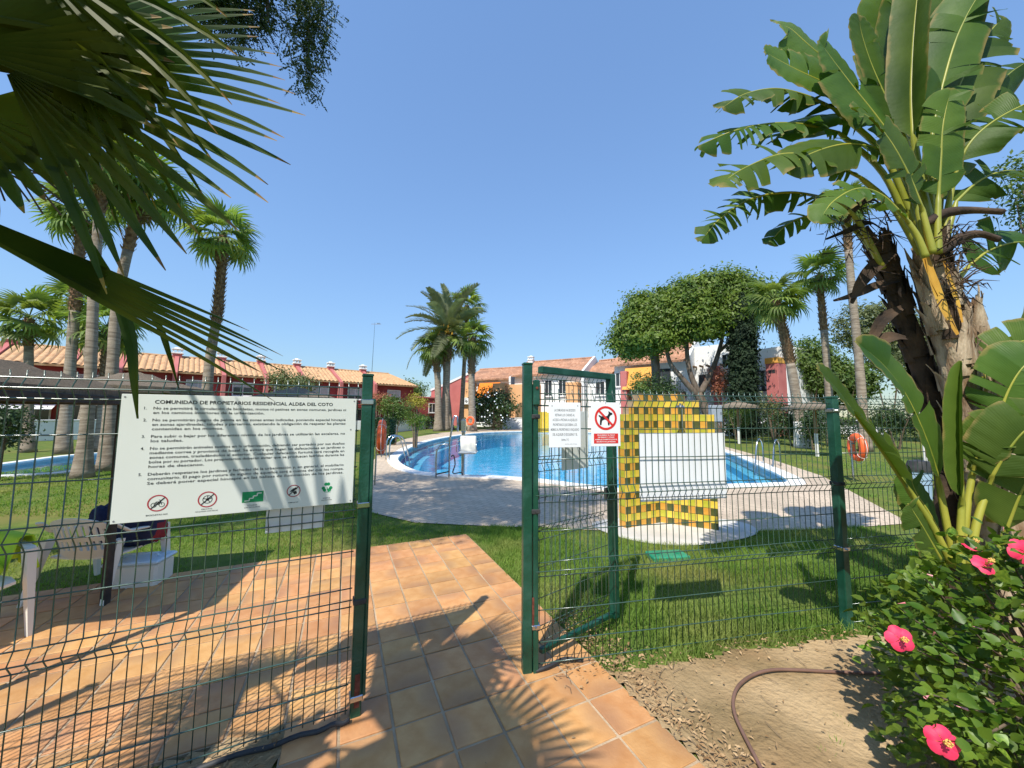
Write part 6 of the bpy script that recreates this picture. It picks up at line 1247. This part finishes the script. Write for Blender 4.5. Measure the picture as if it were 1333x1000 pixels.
# trunks with overlapping dry sheaths
def shaggy(path, r0, r1, name, seed, m=MT['sheath']):
    P = spline(path, 10); n = len(P); b = MB(); rs = [r0 + (r1 - r0) * i / (n - 1) for i in range(n)]; b.tube(P, [r * (1 + .05 * math.sin(i * 2.2)) for i, r in enumerate(rs)], 14); tr = b.build(name, m, stz, smooth=1); R_ = random.Random(seed)
    for i in range(2, n - 1):
        for s in range(2):
            a = R_.uniform(0, 6.28); t = (P[min(i + 1, n - 1)] - P[i - 1]).normalized(); x = t.orthogonal().normalized(); y = t.cross(x); d = x * math.cos(a) + y * math.sin(a); sd = t.cross(d); r = rs[i]; L_ = R_.uniform(.18, .34); b = MB(); vs = []; m_ = 6
            for j in range(m_):
                u = j / (m_ - 1); c = P[i] + t * (L_ * (u - .3)) + d * (r * 1.10 + .012 + .05 * max(0, u - .55) * R_.uniform(.5, 1.6)); w = r * .75 * (1 - u * .85)
                vs += [c - sd * w - d * (w * w / r * .6), c + d * .004, c + sd * w - d * (w * w / r * .6)]
            b.add(vs, [(j * 3 + k, j * 3 + k + 1, j * 3 + 4 + k, j * 3 + 3 + k) for j in range(m_ - 1) for k in range(2)]); b.build('dry_sheath', m if R_.random() < .88 else MT['sheathdark'], tr, smooth=1, fix=False)
shaggy([V((3.52, 2.72, -.05))] + PX([(1288, 700), (1280, 630), (1263, 555), (1243, 470), (1224, 390), (1208, 318)], 2.78), .085, .095, 'trunk', 3)
shaggy([V((3.3, 3.0, -.05))] + PX([(1232, 600), (1205, 500), (1180, 420), (1155, 350), (1142, 315)], 3.0), .07, .06, 'trunk', 5, MT['sheathdark'])
shaggy([V((3.75, 2.8, -.05))] + PX([(1302, 600), (1285, 500), (1268, 430), (1258, 400)], 2.95), .07, .065, 'trunk', 6)
for pts, w_ in (([(1206, 335), (1218, 375), (1232, 410), (1246, 436)], .085), ([(1226, 330), (1236, 365), (1246, 395), (1252, 420)], .05), ([(1192, 300), (1202, 330), (1212, 362), (1222, 385)], .06)): ribbon(stz, PX(pts, 2.64), w_, MT['ochre'], 'ochre_sheath', V((.1, -1, .1)), .35)
# hanging dead leaves, dark bracts and fibres
for k, (pts, w) in enumerate([([(1165, 330), (1140, 345), (1118, 372), (1108, 395)], .10), ([(1170, 365), (1140, 372), (1110, 385), (1085, 392)], .07), ([(1175, 400), (1150, 415), (1135, 440), (1128, 452)], .09), ([(1180, 440), (1160, 438), (1142, 450), (1150, 478)], .09), ([(1150, 300), (1130, 290), (1105, 300), (1075, 312)], .06), ([(1160, 290), (1140, 262), (1120, 265), (1100, 290)], .07)]):
    ribbon(stz, PX(pts, 2.9), w, MT['sheathdark'], 'dead_leaf', V((.2, -.8, .5)), .3)
for k, (pts, w) in enumerate([([(1205, 292), (1228, 278), (1262, 274), (1305, 276)], .07), ([(1225, 330), (1250, 310), (1275, 305), (1300, 312)], .05)]):
    b = MB(); q = spline(PX(pts, 2.62), 6); b.tube(q, [.02 + .02 * math.sin(math.pi * min(1, i / len(q) * 1.3)) * (1 - i / len(q)) + .002 for i in range(len(q))], 7); b.build('flower_bract', MT['sheathdark'], stz, smooth=1)
b = MB()
for k in range(130):
    c = px(random.gauss(1240, 13), random.gauss(345, 30), random.uniform(2.55, 2.75)); d = V((random.gauss(.25, .5), random.gauss(-.3, .3), random.gauss(.0, .45))); q = c + d * random.uniform(.08, .2); b.tube([c, c.lerp(q, .5) + Z3 * .015, q - Z3 * .03], [.005, .004, .001], 4)
for k in range(60):
    c = px(random.gauss(1120, 26), random.gauss(300, 22), 2.9); q = c + V((random.gauss(-.1, .12), random.gauss(-.1, .1), random.gauss(-.08, .1))); b.tube([c, q], [.005, .001], 4)
tag(b.build('dry_fibres', MT['sheathdark'], stz, fix=False), kind='stuff')
# ================================================================ hibiscus bush
HC = V((2.45, 1.72, .42)); HRad = V((.66, .58, .60)); hb_ = empty('hibiscus_bush', (HC.x, HC.y, 0), 'hibiscus bush with glossy green leaves and open red flowers on the bare soil', 'shrub')
b = MB()
for k in range(46):
    a = k * 2.4; el = random.uniform(.25, 1.4); d = V((math.cos(a) * math.cos(el), math.sin(a) * math.cos(el), math.sin(el))); e2 = HC + V((d.x * HRad.x, d.y * HRad.y, d.z * HRad.z)) * .92; b.tube(spline([V((HC.x + .06 * math.cos(a), HC.y + .06 * math.sin(a), -.02)), HC * .6 + e2 * .4 - Z3 * .1, e2], 4), [.012 - .009 * i / 8 for i in range(9)], 5)
b.build('stems', MT['stem'], hb_, fix=False)
def hleaf_verts():
    o_ = [(0, 0), (.22, .16), (.45, .36), (.62, .34), (.80, .20), (1.0, 0)]; vs = [(0, 0, 0)]; pts = [(0, 0, 0), (.3, 0, -.05), (.6, 0, -.08), (1, 0, -.16)]
    L_ = [(.12, .18, .04), (.33, .36, .06), (.52, .34, .03), (.70, .28, 0), (.84, .14, -.06)]; R_ = [(x, -y, z) for x, y, z in L_]; v = pts + L_ + R_
    f = [(0, 1, 5, 4), (1, 2, 6, 5), (2, 7, 6), (2, 3, 8, 7), (0, 9, 10, 1), (1, 10, 11, 2), (2, 11, 12), (2, 12, 13, 3)]
    return v, f
hv, hf = hleaf_verts()
me_ = bpy.data.meshes.new('leaf'); me_.from_pydata(hv, [], hf); me_.materials.append(MT['hibleaf']); me_.polygons.foreach_set('use_smooth', [True] * len(hf)); me_.update()
def surf(n, front):
    out = []
    while len(out) < n:
        d = V((random.gauss(0, 1), random.gauss(0, 1), random.gauss(0, 1))).normalized()
        if front and (d.dot(V((-.75, -.55, .45))) < random.uniform(-.1, .5)): continue
        r = random.uniform(.62, 1.08) if not front else random.uniform(.92, 1.13); r *= 1 + .16 * noise.noise(d * 2.6 + V((3, 1, 0))); p = HC + V((d.x * HRad.x, d.y * HRad.y, d.z * HRad.z)) * r
        if p.z > .03: out.append((p, d))
    return out
def leaf_rot(d):
    ax = (d * .7 + V((random.gauss(0, .6), random.gauss(0, .6), random.gauss(.15, .5)))).normalized(); nrm = (V((random.gauss(0, .4), random.gauss(0, .4), 1)) + d * .7); nrm = (nrm - ax * nrm.dot(ax)).normalized(); y = nrm.cross(ax); return Matrix((ax, y, nrm)).transposed()
for p, d in surf(300, True):
    o = bpy.data.objects.new('leaf', me_); COL.objects.link(o); o.parent = hb_; s = random.uniform(.04, .066); M4 = leaf_rot(d).to_4x4(); M4.translation = p - V((HC.x, HC.y, 0)); o.matrix_local = M4 @ Matrix.Diagonal((s, s, s, 1))
hva = np.array(hv); vs = []; fs3 = []; base = 0; tri = []
for f in hf: tri += [(f[0], f[1], f[2])] + ([(f[0], f[2], f[3])] if len(f) == 4 else [])
tri = np.array(tri); V_ = []; F_ = []
for i, (p, d) in enumerate(surf(4200, False)):
    s = random.uniform(.035, .062); M3 = np.array(leaf_rot(d)); V_.append((hva * s) @ M3.T + np.array(p)); F_.append(tri + i * len(hva))
tag(np_mesh('foliage', np.concatenate(V_), np.concatenate(F_), MT['hibleaf'], hb_, smooth=True), 'mass of small glossy hibiscus leaves', kind='stuff')
def flower(c, facing, s, half=False):
    facing = facing.normalized(); x = facing.orthogonal().normalized(); y = facing.cross(x); ph = random.uniform(0, 6.28); first = None
    q = MB(); q.tube([c - facing * s * .35, c - facing * s * .1], [.006, .010], 6); cal = q.build('flower', MT['hibleaf'], hb_, smooth=1)
    for k in range(5):
        a = ph + 2 * math.pi * k / 5; vs = []; nr, nc = 6, 6
        for i in range(nr + 1):
            u = i / nr; open_ = (1.05 if not half else .25)
            for j in range(nc + 1):
                w = j / nc - .5; ang = a + w * (1.0 - .15 * u) * 1.75 * (.55 + .45 * u); r = s * (.08 + .92 * u * (1 - .25 * (w * 2) ** 2 * u)) * (math.sin(open_) if half else 1); h = s * (.30 * u * (1 - u) * .6 + (-.16 * u * u if not half else .9 * u)) + .03 * s * math.sin(w * 22 + k) * u * u + .01 * s * k
                vs.append(c + (x * math.cos(ang) + y * math.sin(ang)) * r * (.85 if not half else .5) + facing * h)
        p_ = MB(); p_.add(vs, [(i * (nc + 1) + j, i * (nc + 1) + j + 1, (i + 1) * (nc + 1) + j + 1, (i + 1) * (nc + 1) + j) for i in range(nr) for j in range(nc)]); p_.build('petal', MT['petal'] if not half else MT['bud'], cal, smooth=1, fix=False)
    if not half:
        st_ = MB(); tip = c + facing * s * .75 + Z3 * s * .08; st_.tube([c, c.lerp(tip, .5), tip], [.004, .0035, .003], 6); 
        for k in range(14): a = k * 2.4; st_.lathe([(0, -.004), (.004, 0), (0, .004)], tip - facing * s * .02 * k + (x * math.cos(a) + y * math.sin(a)) * .008, 5)
        st_.build('stamen', MT['pollen'], cal, smooth=1)
FLW = []
for (x, y, d, s, fc) in [(1172, 832, 1.62, .058, (-.4, -1, .35)), (1228, 966, 1.33, .055, (-.5, -1, .5)), (1283, 735, 1.66, .052, (-.1, -.8, .75)), (1334, 718, 1.62, .062, (-.3, -1, .3)), (1268, 712, 1.95, .05, (.1, -.3, .9))]: flower(px(x, y, d), V(fc), s); FLW.append((px(x, y, d), V(fc).normalized(), s))
for (x, y, d, s, fc) in [(1210, 905, 1.42, .042, (-.8, -.4, .1)), (1242, 918, 1.40, .036, (.9, -.5, -.1)), (1214, 828, 1.58, .028, (-.2, -.5, .8)), (1200, 745, 1.72, .035, (.6, -.5, -.2)), (1265, 815, 1.55, .03, (.7, -.5, -.1)), (1168, 786, 1.68, .03, (.6, -.4, .3)), (1306, 692, 1.7, .022, (0, -.1, 1)), (1318, 850, 1.45, .03, (.5, -.7, -.3))]: flower(px(x, y, d), V(fc), s, True); FLW.append((px(x, y, d), V(fc).normalized(), s))
b = MB(); V_ = []; F_ = []; cnt = 0
for c, fcn, s_ in FLW:
    st0 = c - fcn * s_ * .33; inner = HC.lerp(st0, .45); b.tube(spline([inner, inner.lerp(st0, .6) - Z3 * .03, st0], 5), [.005 - .0025 * i / 10 for i in range(11)], 5)
    for q_ in range(34):
        t = random.uniform(.25, 1.0) ** .6; p = inner.lerp(st0, t) + V((random.gauss(0, .035), random.gauss(0, .035), random.gauss(-.01, .035))); M3 = np.array(leaf_rot((st0 - HC).normalized())); V_.append((hva * random.uniform(.035, .058)) @ M3.T + np.array(p)); F_.append(tri + cnt * len(hva)); cnt += 1
b.build('flower_stalks', MT['stem'], hb_, fix=False); tag(np_mesh('sprig_leaves', np.concatenate(V_), np.concatenate(F_), MT['hibleaf'], hb_, smooth=True), 'leaves on the sprigs that carry the flowers', kind='stuff')
# ================================================================ grass blades
def pip(x, y, poly):
    inside = np.zeros(len(x), bool); n = len(poly)
    for i in range(n):
        a, b_ = poly[i], poly[(i + 1) % n]; c = ((a.y > y) != (b_.y > y)) & (x < (b_.x - a.x) * (y - a.y) / (b_.y - a.y + 1e-12) + a.x); inside ^= c
    return inside
PADP = ensure_ccw(smooth_closed([gr(*p) for p in pad_px], 4))
def grass(n, x0, x1, y0, y1, h, w, seed):
    r = np.random.default_rng(seed); x = r.uniform(x0, x1, n); y = r.uniform(y0, y1, n); nz = np.array([noise.noise(V((a * 1.3, b_ * 1.3, 2))) for a, b_ in zip(x, y)]); jt = np.array([noise.noise(V((a * 4, b_ * 4, 9))) for a, b_ in zip(x, y)]) * .05
    u = -math.sin(TH) * x + math.cos(TH) * y; v = math.cos(TH) * x + math.sin(TH) * y; s = (x - RP.x) * -FR.y + (y - RP.y) * FR.x
    ok = ~pip(x, y, DECK) & ~pip(x, y, PADP); ok &= ~((v < V0 + 5 * TP - .01 + jt * .8) & (u < U0 + 9 * TP + jt)); ok &= s > -.10 + nz * .14 + jt; ok &= (np.abs(x / y) < 1.6)
    ok &= r.uniform(0, 1, n) < np.clip(.80 + nz * 1.1, .12, 1)
    x, y, nz = x[ok], y[ok], nz[ok]; m_ = len(x); s = s[ok]; tall = 1 + np.clip(1 - s / .7, 0, 1) * .8; hh = h * r.uniform(.5, 1.25, m_) * (1 + nz * .5) * tall; a = r.uniform(0, 2 * np.pi, m_); ww = w * r.uniform(.7, 1.3, m_); ln = r.normal(0, .5, (m_, 2)) * hh[:, None]
    B0 = np.stack([x - np.cos(a) * ww / 2, y - np.sin(a) * ww / 2, np.zeros(m_)], 1); B1 = np.stack([x + np.cos(a) * ww / 2, y + np.sin(a) * ww / 2, np.zeros(m_)], 1)
    M0 = (B0 * .85 + B1 * .15) + np.stack([ln[:, 0] * .35, ln[:, 1] * .35, hh * .6], 1); M1 = (B0 * .15 + B1 * .85) + np.stack([ln[:, 0] * .35, ln[:, 1] * .35, hh * .6], 1); T_ = np.stack([x + ln[:, 0], y + ln[:, 1], hh], 1)
    Vv = np.stack([B0, B1, M1, M0, T_], 1).reshape(-1, 3); i = np.arange(m_)[:, None] * 5; return Vv, np.concatenate([i + np.array([[0, 1, 2]]), i + np.array([[0, 2, 3]]), i + np.array([[3, 2, 4]])], 0)
for nm, args, lab in (('grass', (110000, -.3, 5.2, 2.35, 5.9, .055, .0055, 1), 'short green grass behind the right-hand fence'), ('grass', (70000, -6.5, 1.6, 3.3, 6.6, .035, .007, 2), 'short dry-tipped grass around the terracotta path end'), ('grass', (50000, -14, -1.0, 6.0, 12, .04, .014, 3), 'short grass of the lawn by the paddling pool'), ('grass', (22000, 3.5, 16, 5.5, 15, .04, .016, 4), 'short grass of the lawn behind the bird-of-paradise clump')):
    v, f = grass(*args); o = np_mesh(nm, v, f, MT['blade']); tag(o, lab, 'grass', kind='stuff')
# ================================================================ leaf litter, twigs and pebbles
V_ = []; F_ = []; k = 0
def lit(n, fn, smin, smax):
    global k
    for _ in range(n):
        p = fn()
        if p is None: continue
        s = random.uniform(smin, smax); a = random.uniform(0, 6.28); t = V((math.cos(a), math.sin(a), random.gauss(0, .3))).normalized(); sd = t.cross(Z3).normalized(); sd = (sd + Z3 * random.gauss(0, .5)).normalized(); c = p + Z3 * (.012 + random.random() * .01); ar = random.uniform(.18, .5)
        V_.extend([c - t * s * .5, c + sd * s * ar * .5 + Z3 * s * .12, c + t * s * .5, c - sd * s * ar * .5 + Z3 * s * .1]); F_.append((k, k + 1, k + 2, k + 3)); k += 4
def soil_h(x, y): return .022 + noise.noise(V((x * 2.3, y * 2.3, 1))) * .014 + noise.noise(V((x * 9, y * 9, 4))) * .006
def near_edge():
    u = random.uniform(.9, 2.75); v = V0 + 5 * TP + abs(random.gauss(0, .16)); p = uv(u, v); p.z = soil_h(p.x, p.y)
    return p
def near_fence():
    p = RP + FR * random.uniform(.1, 3.4) + FRn * abs(random.gauss(.02, .12)); p.z = soil_h(p.x, p.y); return p
def anyw():
    x, y = random.uniform(.7, 3.6), random.uniform(1.0, 3.0); 
    if not in_soil(x, y): return None
    if noise.noise(V((x * 2, y * 2, 3))) < random.uniform(-.3, .5): return None
    return V((x, y, soil_h(x, y)))
def leftstrip():
    p = LP + FL * random.uniform(.05, 1.5) + FLn * random.uniform(-.02, .5); return V((p.x, p.y, .025)) if p.dot(VV) < V0 - 2 * TP else None
def ontile():
    return uv(random.uniform(1.2, 4.9), random.uniform(-1.0, 1.5), .014)
lit(1000, near_edge, .012, .042); lit(420, near_fence, .012, .04); lit(650, anyw, .008, .03); lit(500, leftstrip, .015, .05); lit(45, ontile, .012, .035)
np_l = np_mesh('leaf_litter', np.array([tuple(p) for p in V_]), np.array(F_), MT['litter']); tag(np_l, 'dry tan leaf litter scattered over soil beside the path', 'litter', kind='stuff')
b = MB()
for _ in range(170):
    p = random.choice((near_edge, anyw, near_fence))()
    if p is None: continue
    a = random.uniform(0, 6.28); L_ = random.uniform(.04, .13); d = V((math.cos(a), math.sin(a), 0)); n2 = V((-d.y, d.x, 0)); b.tube([p + Z3 * .012, p + d * L_ * .5 + n2 * random.gauss(0, .012) + Z3 * .018, p + d * L_ + Z3 * .012], .0016, 4)
tag(b.build('twigs', MT['stem'], fix=False), 'thin brown twigs lying on the bare soil', 'twigs', kind='stuff')
# small weeds on the soil
V_ = []; F_ = []; k = 0
for (x, y) in [(1100, 945), (1090, 975), (1075, 990), (1000, 835), (870, 850), (1040, 845), (960, 838), (1120, 930)]:
    g = gr(x, y)
    for _ in range(26): a = random.uniform(0, 6.28); h_ = random.uniform(.02, .05); d = V((math.cos(a), math.sin(a), 0)); q = g + d * random.uniform(0, .03); V_.extend([q + V((-d.y, d.x, 0)) * .003, q - V((-d.y, d.x, 0)) * .003, q + d * .025 + Z3 * h_]); F_.append((k, k + 1, k + 2)); k += 3
tag(np_mesh('weeds', np.array([tuple(p) for p in V_]), np.array(F_), MT['blade']), 'small green weeds sprouting from the bare soil', 'weeds', kind='stuff')
